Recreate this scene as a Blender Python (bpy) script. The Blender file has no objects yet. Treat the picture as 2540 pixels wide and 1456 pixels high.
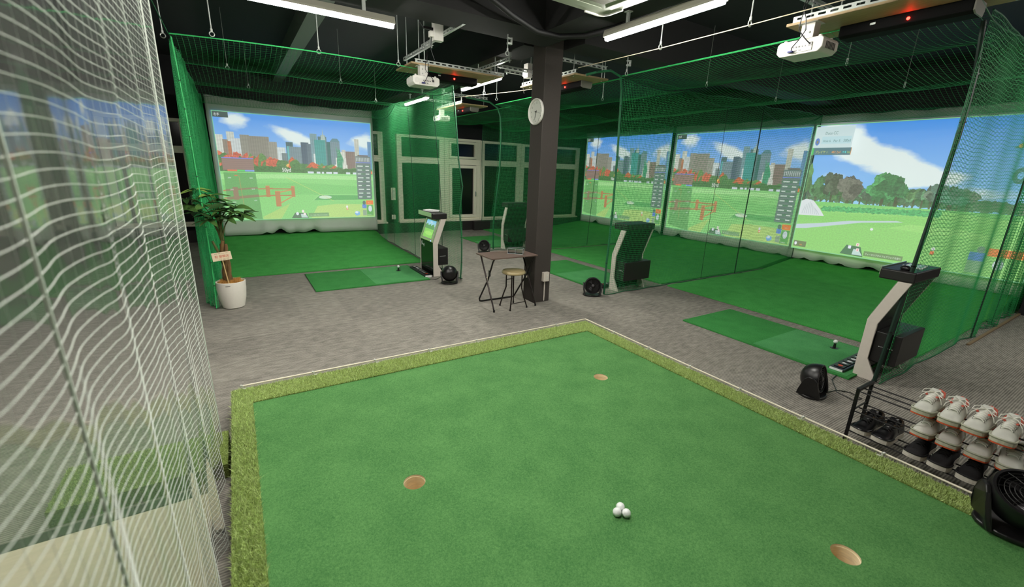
import bpy, bmesh, math, random
import numpy as np
from math import sin, cos, pi, radians
from mathutils import Matrix, Vector
random.seed(7); rng = np.random.default_rng(7)
S = bpy.context.scene
COL = S.collection

# ------------------------------------------------------------------ camera, world, exposure
def lin(c):
    return tuple(((v / 255 + 0.055) / 1.055) ** 2.4 if v > 10 else v / 255 / 12.92 for v in c)

YAW, PITCH, ROLL, CAM_H = 0.566250, -0.279786, 0.0356094, 1.78
fw = Vector((sin(YAW) * cos(PITCH), cos(YAW) * cos(PITCH), sin(PITCH)))
rt = Vector((cos(YAW), -sin(YAW), 0)); up = rt.cross(fw)
r2 = rt * cos(ROLL) + up * sin(ROLL); u2 = up * cos(ROLL) - rt * sin(ROLL)
cam_d = bpy.data.cameras.new('camera'); cam = bpy.data.objects.new('camera', cam_d); COL.objects.link(cam)
cam.matrix_world = Matrix(((r2.x, u2.x, -fw.x, 0), (r2.y, u2.y, -fw.y, 0), (r2.z, u2.z, -fw.z, CAM_H), (0, 0, 0, 1)))
cam_d.sensor_width = 36; cam_d.lens = 1068.6 / 2540 * 36; cam_d.clip_start = 0.05
cam_d.dof.use_dof = True; cam_d.dof.focus_distance = 4.2; cam_d.dof.aperture_fstop = 2.0
S.camera = cam
S.view_settings.view_transform = 'Standard'; S.view_settings.look = 'None'
S.view_settings.gamma = 1; S.view_settings.use_curve_mapping = False
S.view_settings.exposure = 0.0
LAMP = 255.0          # emission of the LED battens
SCR = 0.86           # emission of the projected pictures
wd = bpy.data.worlds.new('world'); S.world = wd; wd.use_nodes = True
wd.node_tree.nodes['Background'].inputs[0].default_value = (0.5, 0.55, 0.6, 1)
wd.node_tree.nodes['Background'].inputs[1].default_value = 0.05
S.cycles.max_bounces = 7; S.cycles.transparent_max_bounces = 16; S.cycles.adaptive_threshold = 0.02; S.cycles.glossy_bounces = 4
S.cycles.sample_clamp_indirect = 8.0; S.cycles.caustics_reflective = False; S.cycles.caustics_refractive = False

# ------------------------------------------------------------------ materials
MATS = {}
def nodes(m):
    return m.node_tree.nodes, m.node_tree.links
def mat(name, rgb, rough=0.6, metal=0.0, emit=0.0, noise=0.0, nscale=40.0, bump=0.0, spec=0.5, coat=0.0, stretch=None):
    """Principled material with a fine procedural grain."""
    if name in MATS: return MATS[name]
    m = bpy.data.materials.new(name); m.use_nodes = True; MATS[name] = m
    N, L = nodes(m); b = N['Principled BSDF']
    c = lin(rgb) + (1,)
    b.inputs['Base Color'].default_value = c
    b.inputs['Roughness'].default_value = rough; b.inputs['Metallic'].default_value = metal
    b.inputs['Specular IOR Level'].default_value = spec; b.inputs['Coat Weight'].default_value = coat
    if emit:
        b.inputs['Emission Color'].default_value = c; b.inputs['Emission Strength'].default_value = emit
    if noise or bump:
        t = N.new('ShaderNodeTexCoord'); n = N.new('ShaderNodeTexNoise')
        n.inputs['Scale'].default_value = nscale; n.inputs['Detail'].default_value = 3
        src = t.outputs['Object']
        if stretch:
            mp = N.new('ShaderNodeMapping'); mp.inputs['Scale'].default_value = stretch
            L.new(src, mp.inputs[0]); src = mp.outputs[0]
        L.new(src, n.inputs['Vector'])
        if noise:
            r = N.new('ShaderNodeMapRange'); r.inputs[1].default_value = 0.25; r.inputs[2].default_value = 0.75
            r.inputs[3].default_value = 1 - noise; r.inputs[4].default_value = 1 + noise
            L.new(n.outputs[0], r.inputs[0])
            x = N.new('ShaderNodeVectorMath'); x.operation = 'SCALE'; x.inputs[0].default_value = c[:3]
            L.new(r.outputs[0], x.inputs['Scale']); L.new(x.outputs[0], b.inputs['Base Color'])
        if bump:
            bp = N.new('ShaderNodeBump'); bp.inputs['Strength'].default_value = bump; bp.inputs['Distance'].default_value = 0.004
            L.new(n.outputs[0], bp.inputs['Height']); L.new(bp.outputs[0], b.inputs['Normal'])
    return m

def turf_mat(name, dark, light, fine=420, bump=0.6):
    if name in MATS: return MATS[name]
    m = bpy.data.materials.new(name); m.use_nodes = True; MATS[name] = m
    N, L = nodes(m); b = N['Principled BSDF']; b.inputs['Roughness'].default_value = 0.85; b.inputs['Specular IOR Level'].default_value = 0.2
    t = N.new('ShaderNodeTexCoord')
    n1 = N.new('ShaderNodeTexNoise'); n1.inputs['Scale'].default_value = fine; n1.inputs['Detail'].default_value = 2
    n2 = N.new('ShaderNodeTexNoise'); n2.inputs['Scale'].default_value = 5; n2.inputs['Detail'].default_value = 5
    n3 = N.new('ShaderNodeTexNoise'); n3.inputs['Scale'].default_value = 110; n3.inputs['Detail'].default_value = 2
    for n in (n1, n2, n3): L.new(t.outputs['Object'], n.inputs['Vector'])
    a = N.new('ShaderNodeMath'); a.operation = 'MULTIPLY_ADD'; a.inputs[1].default_value = 0.5; L.new(n1.outputs[0], a.inputs[0])
    q = N.new('ShaderNodeMath'); q.operation = 'MULTIPLY'; q.inputs[1].default_value = 0.2; L.new(n2.outputs[0], q.inputs[0])
    q3 = N.new('ShaderNodeMath'); q3.operation = 'MULTIPLY_ADD'; q3.inputs[1].default_value = 0.3; L.new(n3.outputs[0], q3.inputs[0]); L.new(q.outputs[0], q3.inputs[2])
    L.new(q3.outputs[0], a.inputs[2])
    r = N.new('ShaderNodeValToRGB'); r.color_ramp.elements[0].position = 0.3; r.color_ramp.elements[1].position = 0.7
    r.color_ramp.elements[0].color = lin(dark) + (1,); r.color_ramp.elements[1].color = lin(light) + (1,)
    L.new(a.outputs[0], r.inputs[0]); L.new(r.outputs[0], b.inputs['Base Color'])
    bp = N.new('ShaderNodeBump'); bp.inputs['Strength'].default_value = bump; bp.inputs['Distance'].default_value = 0.006
    L.new(n1.outputs[0], bp.inputs['Height']); L.new(bp.outputs[0], b.inputs['Normal'])
    return m

def carpet_mat():
    m = bpy.data.materials.new('ribbed_carpet'); m.use_nodes = True
    N, L = nodes(m); b = N['Principled BSDF']; b.inputs['Roughness'].default_value = 0.95; b.inputs['Specular IOR Level'].default_value = 0.1
    t = N.new('ShaderNodeTexCoord'); sx = N.new('ShaderNodeSeparateXYZ'); L.new(t.outputs['Object'], sx.inputs[0])
    def mth(op, a, bb=None, c=None):
        n = N.new('ShaderNodeMath'); n.operation = op
        for i, v in enumerate((a, bb, c)):
            if v is None: continue
            if isinstance(v, (int, float)): n.inputs[i].default_value = v
            else: L.new(v, n.inputs[i])
        return n.outputs[0]
    rib = mth('SINE', mth('MULTIPLY', sx.outputs[1], 2 * pi / 0.016))
    def noise(scale, st, detail=3):
        mp = N.new('ShaderNodeMapping'); mp.inputs['Scale'].default_value = st; L.new(t.outputs['Object'], mp.inputs[0])
        n = N.new('ShaderNodeTexNoise'); n.inputs['Scale'].default_value = scale; n.inputs['Detail'].default_value = detail
        L.new(mp.outputs[0], n.inputs['Vector']); return n.outputs[0]
    mot = noise(1.0, (9, 26, 1)); yarn = noise(1.0, (90, 420, 1), 2); big = noise(0.9, (1, 1, 1))
    # woven carpet tiles half a metre wide, each slightly different
    tile = N.new('ShaderNodeTexWhiteNoise'); tile.noise_dimensions = '2D'
    fl = N.new('ShaderNodeVectorMath'); fl.operation = 'FLOOR'; sc_ = N.new('ShaderNodeVectorMath'); sc_.operation = 'SCALE'; sc_.inputs['Scale'].default_value = 2.0
    L.new(t.outputs['Object'], sc_.inputs[0]); L.new(sc_.outputs[0], fl.inputs[0]); L.new(fl.outputs[0], tile.inputs['Vector'])
    v = mth('MULTIPLY_ADD', mot, 0.42, mth('MULTIPLY_ADD', big, 0.13, mth('MULTIPLY_ADD', yarn, 0.45, mth('MULTIPLY_ADD', tile.outputs[0], 0.05, mth('MULTIPLY', rib, 0.12)))))
    r = N.new('ShaderNodeValToRGB'); r.color_ramp.elements[0].position = 0.26; r.color_ramp.elements[1].position = 0.78
    r.color_ramp.elements[0].color = lin((73, 71, 67)) + (1,); r.color_ramp.elements[1].color = lin((172, 167, 156)) + (1,)
    L.new(v, r.inputs[0]); L.new(r.outputs[0], b.inputs['Base Color'])
    bp = N.new('ShaderNodeBump'); bp.inputs['Strength'].default_value = 0.5; bp.inputs['Distance'].default_value = 0.003
    L.new(rib, bp.inputs['Height']); L.new(bp.outputs[0], b.inputs['Normal'])
    return m

M_BLACK = mat('black_plastic', (22, 21, 22), 0.35, noise=0.1, nscale=80)
M_BLACKM = mat('black_metal', (24, 23, 23), 0.45, metal=0.3, noise=0.1, nscale=60)
M_WHITE = mat('white_plastic', (216, 214, 206), 0.45, noise=0.03, nscale=30)
M_PANEL = mat('cream_panel', (214, 205, 194), 0.5, noise=0.03, nscale=25)
M_STEEL = mat('zinc_steel', (190, 196, 190), 0.4, metal=0.55, noise=0.08, nscale=90)
M_WOOD = mat('plywood', (178, 154, 116), 0.6, noise=0.22, nscale=9, stretch=(1, 14, 1))
M_NET = mat('green_net_cord', (38, 154, 84), 0.6, noise=0.15, nscale=300)
M_CORD = mat('green_padded_cord', (22, 92, 56), 0.55, noise=0.2, nscale=120, bump=0.3)
M_ROPE = mat('green_rope', (58, 184, 104), 0.6, noise=0.25, nscale=90, bump=0.4)
M_RODIN = mat('dull_steel_rod', (120, 126, 120), 0.5, metal=0.4)
M_DCORD = mat('dark_green_cord', (12, 52, 34), 0.6, noise=0.2, nscale=120)
M_CEIL = mat('black_ceiling_paint', (22, 21, 24), 0.85, noise=0.2, nscale=18)
M_BEAM = mat('charcoal_beam_paint', (27, 26, 26), 0.8, noise=0.12, nscale=14)
M_COLUMN = mat('dark_brown_column_paint', (60, 54, 50), 0.75, noise=0.12, nscale=160, bump=0.3)
M_LIGHT = mat('led_diffuser', (255, 252, 244), 0.5, emit=LAMP)
M_RED = mat('red_led', (255, 20, 14), 0.4, emit=60)
M_CHROME = mat('chrome', (200, 200, 205), 0.2, metal=1.0, noise=0.03)

# ------------------------------------------------------------------ mesh helpers
class MB:
    def __init__(s): s.v = []; s.f = []; s.m = []; s.sm = []
    def add(s, vs, fs, mi=0, smooth=False):
        o = len(s.v); s.v.extend([tuple(map(float, p)) for p in vs])
        for f in fs: s.f.append([i + o for i in f]); s.m.append(mi); s.sm.append(smooth)
        return s
    def box(s, c, d, mi=0, rot=None):
        x, y, z = d[0] / 2, d[1] / 2, d[2] / 2
        vs = [Vector(p) for p in ((-x, -y, -z), (x, -y, -z), (x, y, -z), (-x, y, -z), (-x, -y, z), (x, -y, z), (x, y, z), (-x, y, z))]
        if rot is not None: vs = [rot @ p for p in vs]
        return s.add([p + Vector(c) for p in vs], [(0, 3, 2, 1), (4, 5, 6, 7), (0, 1, 5, 4), (1, 2, 6, 5), (2, 3, 7, 6), (3, 0, 4, 7)], mi)
    def span(s, a, b, mi=0):
        return s.box([(a[i] + b[i]) / 2 for i in range(3)], [abs(b[i] - a[i]) for i in range(3)], mi)
    def tube(s, pts, r, n=8, mi=0, cap=True, closed=False):
        P = [Vector(p) for p in pts]; k = len(P); rs = r if isinstance(r, (list, tuple)) else [r] * k
        vs = []; ref = None
        for i in range(k):
            if closed: t = P[(i + 1) % k] - P[i - 1]
            else: t = P[min(i + 1, k - 1)] - P[max(i - 1, 0)]
            t.normalize()
            if ref is None:
                ref = Vector((0, 0, 1)) if abs(t.z) < 0.9 else Vector((1, 0, 0))
            a = t.cross(ref).normalized(); bb = a.cross(t).normalized(); ref = bb
            for j in range(n):
                g = 2 * pi * j / n; vs.append(P[i] + (a * cos(g) + bb * sin(g)) * rs[i])
        fs = []
        for i in range(k if closed else k - 1):
            i2 = (i + 1) % k
            for j in range(n):
                j2 = (j + 1) % n; fs.append((i * n + j, i * n + j2, i2 * n + j2, i2 * n + j))
        if cap and not closed: fs += [tuple(range(n - 1, -1, -1)), tuple((k - 1) * n + j for j in range(n))]
        return s.add(vs, fs, mi, n > 5)
    def lathe(s, prof, n=24, mi=0, mtx=None, cap=True):
        vs = []
        for (r, z) in prof:
            for j in range(n):
                g = 2 * pi * j / n; vs.append(Vector((r * cos(g), r * sin(g), z)))
        if mtx is not None: vs = [mtx @ p for p in vs]
        fs = [(i * n + j, i * n + (j + 1) % n, (i + 1) * n + (j + 1) % n, (i + 1) * n + j) for i in range(len(prof) - 1) for j in range(n)]
        if cap:
            fs += [tuple(range(n - 1, -1, -1)), tuple((len(prof) - 1) * n + j for j in range(n))]
        return s.add(vs, fs, mi, True)
    def prism(s, poly, fn, h0, h1, mi=0):
        """poly of (a,b); fn(a,b,h) -> xyz; extruded from h0 to h1."""
        k = len(poly)
        vs = [fn(a, b, h0) for a, b in poly] + [fn(a, b, h1) for a, b in poly]
        fs = [tuple(range(k - 1, -1, -1)), tuple(range(k, 2 * k))] + [(i, (i + 1) % k, k + (i + 1) % k, k + i) for i in range(k)]
        return s.add(vs, fs, mi)
    def sphere(s, c, r, n=16, mi=0, sc=(1, 1, 1)):
        m = max(6, n // 2); vs = []
        for i in range(m + 1):
            p = pi * i / m
            for j in range(n):
                g = 2 * pi * j / n; vs.append((c[0] + r * sc[0] * sin(p) * cos(g), c[1] + r * sc[1] * sin(p) * sin(g), c[2] + r * sc[2] * cos(p)))
        return s.add(vs, [(i * n + j, (i + 1) * n + j, (i + 1) * n + (j + 1) % n, i * n + (j + 1) % n) for i in range(m) for j in range(n)], mi, True)
    def mesh(s, name, mats):
        me = bpy.data.meshes.new(name); me.from_pydata(s.v, [], s.f)
        for m in mats: me.materials.append(m)
        me.polygons.foreach_set('material_index', s.m); me.polygons.foreach_set('use_smooth', s.sm)
        bm = bmesh.new(); bm.from_mesh(me); bmesh.ops.recalc_face_normals(bm, faces=bm.faces); bm.to_mesh(me); bm.free()
        if any(s.sm): me.set_sharp_from_angle(angle=radians(42))
        return me

def link(name, me, parent=None, loc=(0, 0, 0)):
    o = bpy.data.objects.new(name, me); COL.objects.link(o); o.parent = parent; o.location = loc; return o
def part(name, mb, mats, parent, bevel=0, label=None, kind=None, seg=2):
    if not isinstance(mats, (list, tuple)): mats = [mats]
    o = link(name, mb.mesh(name, mats) if isinstance(mb, MB) else mb, parent)
    if bevel:
        b = o.modifiers.new('bevel', 'BEVEL'); b.width = bevel; b.segments = seg; b.limit_method = 'ANGLE'; b.angle_limit = radians(40)
    if label: o['label'] = label
    if kind: o['kind'] = kind
    return o
def tag(o, label=None, cat=None, group=None, kind=None):
    for k, v in (('label', label), ('category', cat), ('group', group), ('kind', kind)):
        if v: o[k] = v
    return o
def thing(name, label, cat, loc=(0, 0, 0), rz=0.0, group=None):
    o = bpy.data.objects.new(name, None); COL.objects.link(o); o.location = loc; o.rotation_euler = (0, 0, rz); o.empty_display_size = 0.1
    return tag(o, label, cat, group)
def struct(name, mb, mats, bevel=0, parent=None):
    o = part(name, mb, mats, parent, bevel)
    if parent is None: o['kind'] = 'structure'
    return o
def dup(root, loc, rz, label, group=None):
    r = root.copy(); COL.objects.link(r); r.location = loc; r.rotation_euler = (0, 0, rz); r['label'] = label
    if group: r['group'] = group
    for ch in list(root.children):
        c = ch.copy(); COL.objects.link(c); c.parent = r
        for g in list(ch.children):
            d = g.copy(); COL.objects.link(d); d.parent = c
    return r
def np_mesh(name, V, F, mats, smooth=False):
    """fast quad/tri mesh from numpy arrays."""
    me = bpy.data.meshes.new(name); k = F.shape[1]
    me.vertices.add(len(V)); me.vertices.foreach_set('co', np.ascontiguousarray(V, dtype=np.float32).ravel())
    me.loops.add(F.size); me.loops.foreach_set('vertex_index', np.ascontiguousarray(F, dtype=np.int32).ravel())
    me.polygons.add(len(F)); me.polygons.foreach_set('loop_start', np.arange(0, F.size, k, dtype=np.int32))
    if smooth: me.polygons.foreach_set('use_smooth', np.ones(len(F), dtype=bool))
    for m in mats: me.materials.append(m)
    me.update(calc_edges=True); me.validate(); return me
def strands(A, r):
    """A (S,M,3) polylines -> triangular tubes: verts, quads."""
    Sn, Mn, _ = A.shape
    T = np.gradient(A, axis=1); T /= np.linalg.norm(T, axis=2, keepdims=True) + 1e-9
    ref = np.zeros_like(T); vert = np.abs(T[..., 2]) > 0.9
    ref[..., 2] = np.where(vert, 0, 1); ref[..., 0] = np.where(vert, 1, 0)
    a = np.cross(T, ref); a /= np.linalg.norm(a, axis=2, keepdims=True) + 1e-9
    b = np.cross(a, T)
    V = np.stack([A + r * (a * cos(g) + b * sin(g)) for g in (0.3, 0.3 + 2 * pi / 3, 0.3 + 4 * pi / 3)], axis=2)
    idx = np.arange(Sn * Mn * 3).reshape(Sn, Mn, 3)
    q = [np.stack([idx[:, :-1, j], idx[:, :-1, (j + 1) % 3], idx[:, 1:, (j + 1) % 3], idx[:, 1:, j]], -1).reshape(-1, 4) for j in range(3)]
    return V.reshape(-1, 3), np.concatenate(q)
def net_mesh(name, P, nu, nv, su, sv, r, mats):
    """P(u,v) vectorised -> (...,3). nu strands across u running along v, nv strands running along u."""
    u = np.linspace(0, 1, nu)[:, None]; t = np.linspace(0, 1, sv)[None, :]
    A = P(*np.broadcast_arrays(u, t))
    v = np.linspace(0, 1, nv)[:, None]; t2 = np.linspace(0, 1, su)[None, :]
    B = P(*np.broadcast_arrays(t2, v))
    ra, rb = r if isinstance(r, tuple) else (r, r); V1, F1 = strands(A, ra); V2, F2 = strands(B, rb)
    return np_mesh(name, np.concatenate([V1, V2]), np.concatenate([F1, F2 + len(V1)]), mats, True)

_txt = {}
def text_mesh(s, size=1.0):
    """verts (x,y) and faces of a line of text, lower left at the origin."""
    if s not in _txt:
        cu = bpy.data.curves.new('t', 'FONT'); cu.body = s; cu.size = 1.0; cu.resolution_u = 2
        ob = bpy.data.objects.new('t', cu); COL.objects.link(ob)
        dg = bpy.context.evaluated_depsgraph_get(); me = bpy.data.meshes.new_from_object(ob.evaluated_get(dg))
        _txt[s] = ([(v.co.x, v.co.y) for v in me.vertices], [list(p.vertices) for p in me.polygons])
        bpy.data.objects.remove(ob); bpy.data.curves.remove(cu); bpy.data.meshes.remove(me)
    V, F = _txt[s]
    return [(x * size, y * size) for x, y in V], F
def text_w(s, size): 
    V, _ = text_mesh(s, size); return max([x for x, _ in V] + [0])

# ------------------------------------------------------------------ room shell
M_CARPET = carpet_mat()
struct('floor', MB().span((-2.3, -2.6, -0.1), (10.6, 12.0, 0)), M_CARPET)
struct('floor_entrance', MB().span((-2.2, -2.5, 0), (-0.30, 2.52, 0.02)), mat('beige_floor_board', (226, 214, 186), 0.45, noise=0.06, nscale=5, stretch=(2, 12, 1)), 0.004)
struct('ceiling', MB().span((-2.4, -2.6, 3.75), (10.6, 12.1, 3.85)), M_CEIL)
struct('wall_back', MB().span((-2.4, 11.86, 0), (10.6, 12.1, 3.75)), M_CEIL)
struct('wall_left', MB().span((-2.5, -2.6, 0), (-2.2, 12.0, 3.75)), mat('greybrown_wall', (66, 60, 54), 0.8, noise=0.06, nscale=12))
struct('wall_right', MB().span((10.45, -2.6, 0), (10.6, 12.0, 3.75)), M_CEIL)
struct('wall_front', MB().span((-2.4, -2.75, 0), (10.6, -2.5, 3.75)), mat('light_wall', (200, 196, 188), 0.8, noise=0.04, nscale=12))
struct('wall_right_front', MB().span((9.48, -2.5, 0), (10.45, 1.13, 3.75)), M_CEIL, 0.006)
struct('column', MB().span((3.34, 4.69, 0), (3.605, 4.96, 3.75)), M_COLUMN, 0.008)
struct('ceiling_beam', MB().span((-2.2, 4.22, 3.2), (3.34, 4.72, 3.75)).span((3.605, 4.3, 3.2), (10.45, 4.72, 3.75)), M_BEAM)
struct('ceiling_beam', MB().span((2.98, -2.5, 3.2), (3.42, 4.22, 3.75)).span((3.2, 4.96, 3.25), (3.6, 11.86, 3.75)), M_BEAM)
struct('ceiling_duct', MB().span((0.98, 4.9, 3.5), (1.18, 11.86, 3.75)), mat('grey_duct_paint', (110, 116, 110), 0.7, noise=0.06))
struct('baseboard_back', MB().span((-2.2, 11.66, 0), (9.99, 11.86, 0.26)), mat('black_plinth', (34, 30, 30), 0.6, noise=0.1), 0.006)
struct('baseboard_front', MB().span((7.0, 1.10, 0), (9.48, 1.128, 0.022)), mat('worn_batten', (128, 108, 82), .7, noise=.2, nscale=12, stretch=(10, 1, 1)), 0.004)
struct('trim_2', MB().span((-2.2, 2.52, 0), (-.36, 2.585, .024)), mat('black_plinth', (34, 30, 30), 0.6, noise=0.1), 0.004)
struct('trim_1', MB().span((5.9, 11.5, 0), (6.9, 11.66, 0.26)), mat('black_plinth', (34, 30, 30)), 0.006)

# windows of the back wall: white frames round night-dark glass
M_FRAME = mat('white_window_frame', (240, 233, 214), 0.5, noise=0.03, nscale=20)
M_GLASS = bpy.data.materials.new('night_glass'); M_GLASS.use_nodes = True
_b = M_GLASS.node_tree.nodes['Principled BSDF']; _b.inputs['Base Color'].default_value = (0.006, 0.008, 0.008, 1); _b.inputs['Roughness'].default_value = 0.12; _b.inputs['Specular IOR Level'].default_value = 0.25
def window(n, x0, x1, z0, z1, zt0, zt1, sash=False, lo=0.13, ro=0.13):
    w = bpy.data.objects.new('window_%d' % n, None); COL.objects.link(w); w.location = (x0, 11.86, 0); w['kind'] = 'structure'
    W = x1 - x0; F0, F1 = -0.11, -0.0
    f = MB()
    f.span((0, F0, z0 - 0.05), (W, F1, z0)); f.span((0, F0, z1 - 0.07), (W, F1, z1)); f.span((0, F0, zt0), (W, F1, zt1))
    f.span((0, F0, z0), (lo, F1, zt0)); f.span((W - ro, F0, z0), (W, F1, zt0)); f.span((0, F0, zt1), (lo, F1, z1 - 0.07)); f.span((W - ro, F0, zt1), (W, F1, z1 - 0.07))
    part('frame', f, M_FRAME, w, 0.006)
    part('sill', MB().span((-0.02, -0.2, z0 - 0.09), (W + 0.02, -0.02, z0 - 0.052)), M_FRAME, w, 0.006)
    for a, b in ((z0, zt0), (zt1, z1 - 0.07)):
        p = part('pane', MB().span((lo, -0.05, a), (W - ro, -0.035, b)), M_GLASS, w)
        if sash:
            s = 0.09 if a == z0 else 0.07
            q = MB().span((lo + .01, -0.14, a + .01), (W - ro - .01, -0.055, a + s)).span((lo + .01, -0.14, b - s), (W - ro - .01, -0.055, b - .01))
            q.span((lo + .01, -0.14, a + s), (lo + s, -0.055, b - s)).span((W - ro - s, -0.14, a + s), (W - ro - .01, -0.055, b - s))
            part('sash', q, M_FRAME, w, 0.005)
    if sash:
        h = MB().box((W - ro - .05, -0.155, 1.05), (.03, .02, .14)).tube([(W - ro - .05, -.16, 1.0), (W - ro - .05, -.2, 1.0), (W - ro - .05, -.2, 1.1)], .008, 6)
        part('handle', h, M_STEEL, w)
window(1, 3.72, 5.06, 0.36, 2.58, 1.86, 2.02)
window(2, 5.07, 6.21, 0.36, 2.57, 1.86, 2.02, sash=True)
window(3, 6.22, 7.62, 0.36, 2.56, 1.86, 2.02)
window(4, 7.63, 9.98, 0.36, 2.55, 1.86, 2.02)
window(5, 1.9, 3.36, 0.36, 2.60, 1.86, 2.02)
window(6, -2.15, -0.72, 0.44, 2.56, 1.88, 2.02)

# ------------------------------------------------------------------ putting green (raised deck with fringe, cups and rail)
GX0, GX1, GY0, GY1, GZ = -0.2, 3.19, -1.2, 3.45, 0.15
IX0, IX1, IY1 = -0.075, 3.01, 3.21
CUPS = [(0.63, 1.9), (2.39, 2.34), (2.16, 0.49)]
green = thing('putting_green', 'raised putting green with light fringe turf and three wooden cups', 'putting green', (0, 0, 0))
d = MB().span((GX0 + .01, GY0, 0), (GX1 - .01, GY1 - .01, 0.04))
for x0, x1, y0, y1 in ((GX0 + .01, GX0 + .04, GY0, GY1 - .01), (GX1 - .04, GX1 - .01, GY0, GY1 - .01), (GX0 + .04, GX1 - .04, GY1 - .04, GY1 - .01), (GX0 + .04, GX1 - .04, GY0, GY0 + .03)):
    d.span((x0, y0, .04), (x1, y1, GZ - .012))
part('deck', d, mat('dark_deck_board', (52, 40, 32), 0.7, noise=0.2, nscale=12), green)
# playing surface with real round holes
bm = bmesh.new()
def ring(cx, cy, r, z, n=28): return [bm.verts.new((cx + r * cos(2 * pi * i / n), cy + r * sin(2 * pi * i / n), z)) for i in range(n)]
outer = [bm.verts.new(p) for p in ((IX0, GY0, GZ), (IX1, GY0, GZ), (IX1, IY1, GZ), (IX0, IY1, GZ))]
edges = [bm.edges.new((outer[i], outer[(i + 1) % 4])) for i in range(4)]
for cx, cy in CUPS:
    q = ring(cx, cy, 0.058, GZ); edges += [bm.edges.new((q[i], q[(i + 1) % 28])) for i in range(28)]
bmesh.ops.triangle_fill(bm, use_beauty=True, use_dissolve=False, edges=edges)
for f in list(bm.faces):
    c = f.calc_center_median()
    if any((c.x - x) ** 2 + (c.y - y) ** 2 < 0.05 ** 2 and all((v.co.x - x) ** 2 + (v.co.y - y) ** 2 < 0.06 ** 2 for v in f.verts) for x, y in CUPS): bm.faces.remove(f)
bmesh.ops.recalc_face_normals(bm, faces=bm.faces)
if sum(f.normal.z for f in bm.faces) < 0: bmesh.ops.reverse_faces(bm, faces=bm.faces)
me = bpy.data.meshes.new('putting_turf'); bm.to_mesh(me); bm.free(); me.materials.append(turf_mat('putting_turf', (38, 94, 44), (104, 156, 90), 330))
part('putting_turf', me, None, green)
for cx, cy in CUPS:
    n = MB(); n.lathe([(0.058, GZ - .001), (0.058, GZ - .012), (0.056, GZ - .013), (0.056, 0.045)], 28, 0, Matrix.Translation((cx, cy, 0)), cap=False)
    n.lathe([(0.056, 0.046), (0.0005, 0.046)], 28, 1, Matrix.Translation((cx, cy, 0)), cap=False)
    part('cup', n, [mat('cup_wood', (234, 216, 178), 0.6, noise=0.15, nscale=20, stretch=(1, 1, 6)), mat('cup_bottom', (150, 112, 68), 0.7, noise=0.2, nscale=30)], green)
# fringe base and its loose grass blades
FR = [(GX0, IX0, GY0, GY1), (IX1, GX1, GY0, GY1), (IX0, IX1, IY1, GY1)]
fb = MB()
for x0, x1, y0, y1 in FR: fb.span((x0, y0, GZ - .012), (x1, y1, GZ + .006))
part('fringe_backing', fb, turf_mat('fringe_turf', (74, 92, 36), (140, 156, 80), 160, 1.0), green)
def blades(n, x0, x1, y0, y1, z, hmin, hmax):
    x = rng.uniform(x0, x1, n); y = rng.uniform(y0, y1, n); a = rng.uniform(0, 2 * pi, n); h = rng.uniform(hmin, hmax, n)
    l = rng.normal(0, .55, n) + .35; w = rng.uniform(.0011, .0021, n); b = rng.uniform(0, 2 * pi, n)
    p = np.stack([x, y, np.full(n, z)], 1); o = np.stack([np.cos(a) * w, np.sin(a) * w, 0 * w], 1)
    t = p + np.stack([np.cos(b) * h * l, np.sin(b) * h * l, h], 1)
    V = np.stack([p - o, p + o, t], 1).reshape(-1, 3)
    t_ = V; return t_, np.arange(3 * n).reshape(-1, 3)
Vs, Fs, k = [], [], 0
for x0, x1, y0, y1, n in ((GX0, IX0, 1.2, GY1, 24000), (IX1 - .004, GX1, -.2, GY1, 28000), (IX0, IX1, IY1 - .004, GY1, 36000)):
    V, F = blades(n, x0, x1, y0, y1, GZ + .003, .01, .026); Vs.append(V); Fs.append(F + k); k += len(V)
me = np_mesh('fringe_grass', np.concatenate(Vs), np.concatenate(Fs), [mat('grass_blade_light', (186, 206, 132), 0.7, noise=0.45, nscale=55)])
part('fringe_grass', me, None, green, kind='stuff')
rail = MB().tube([(-0.13, GY1 + .004, GZ + .03), (GX1 + .005, GY1 + .004, GZ + .03), (GX1 + .005, GY0, GZ + .03)], .006, 6)
M_RAIL = mat('cream_rail', (240, 230, 210), .4, noise=.03); M_CLIP = mat('bright_clip', (214, 214, 208), .35, metal=.2)
part('edge_rail', rail, M_RAIL, green)
for i in range(7):
    x = -.13 + i * .485
    part('rail_clip', MB().box((x, GY1, GZ + .018), (.01, .01, .036)).box((x + .012, GY1 - .012, GZ + .012), (.02, .012, .006)).sphere((x - .008, GY1, GZ + .036), .008, 8), M_CLIP, green)
for i in range(8):
    y = 3.0 - i * .46
    part('rail_clip', MB().box((GX1, y, GZ + .018), (.01, .01, .036)).box((GX1 - .012, y + .012, GZ + .012), (.012, .02, .006)).sphere((GX1, y - .008, GZ + .036), .008, 8), M_CLIP, green)
stp = thing('turf_step', 'low step of light turf on the left of the putting green', 'step', (-0.62, 2.83, 0))
part('tread', MB().span((-.36, -.19, 0), (.395, .19, .09)), turf_mat('fringe_turf', (74, 92, 36), (140, 156, 80)), stp)
V, F = blades(9000, -.36, .395, -.19, .19, .088, .008, .02)
part('step_grass', np_mesh('step_grass', V, F, [MATS['grass_blade_light']]), None, stp, kind='stuff')

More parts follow.
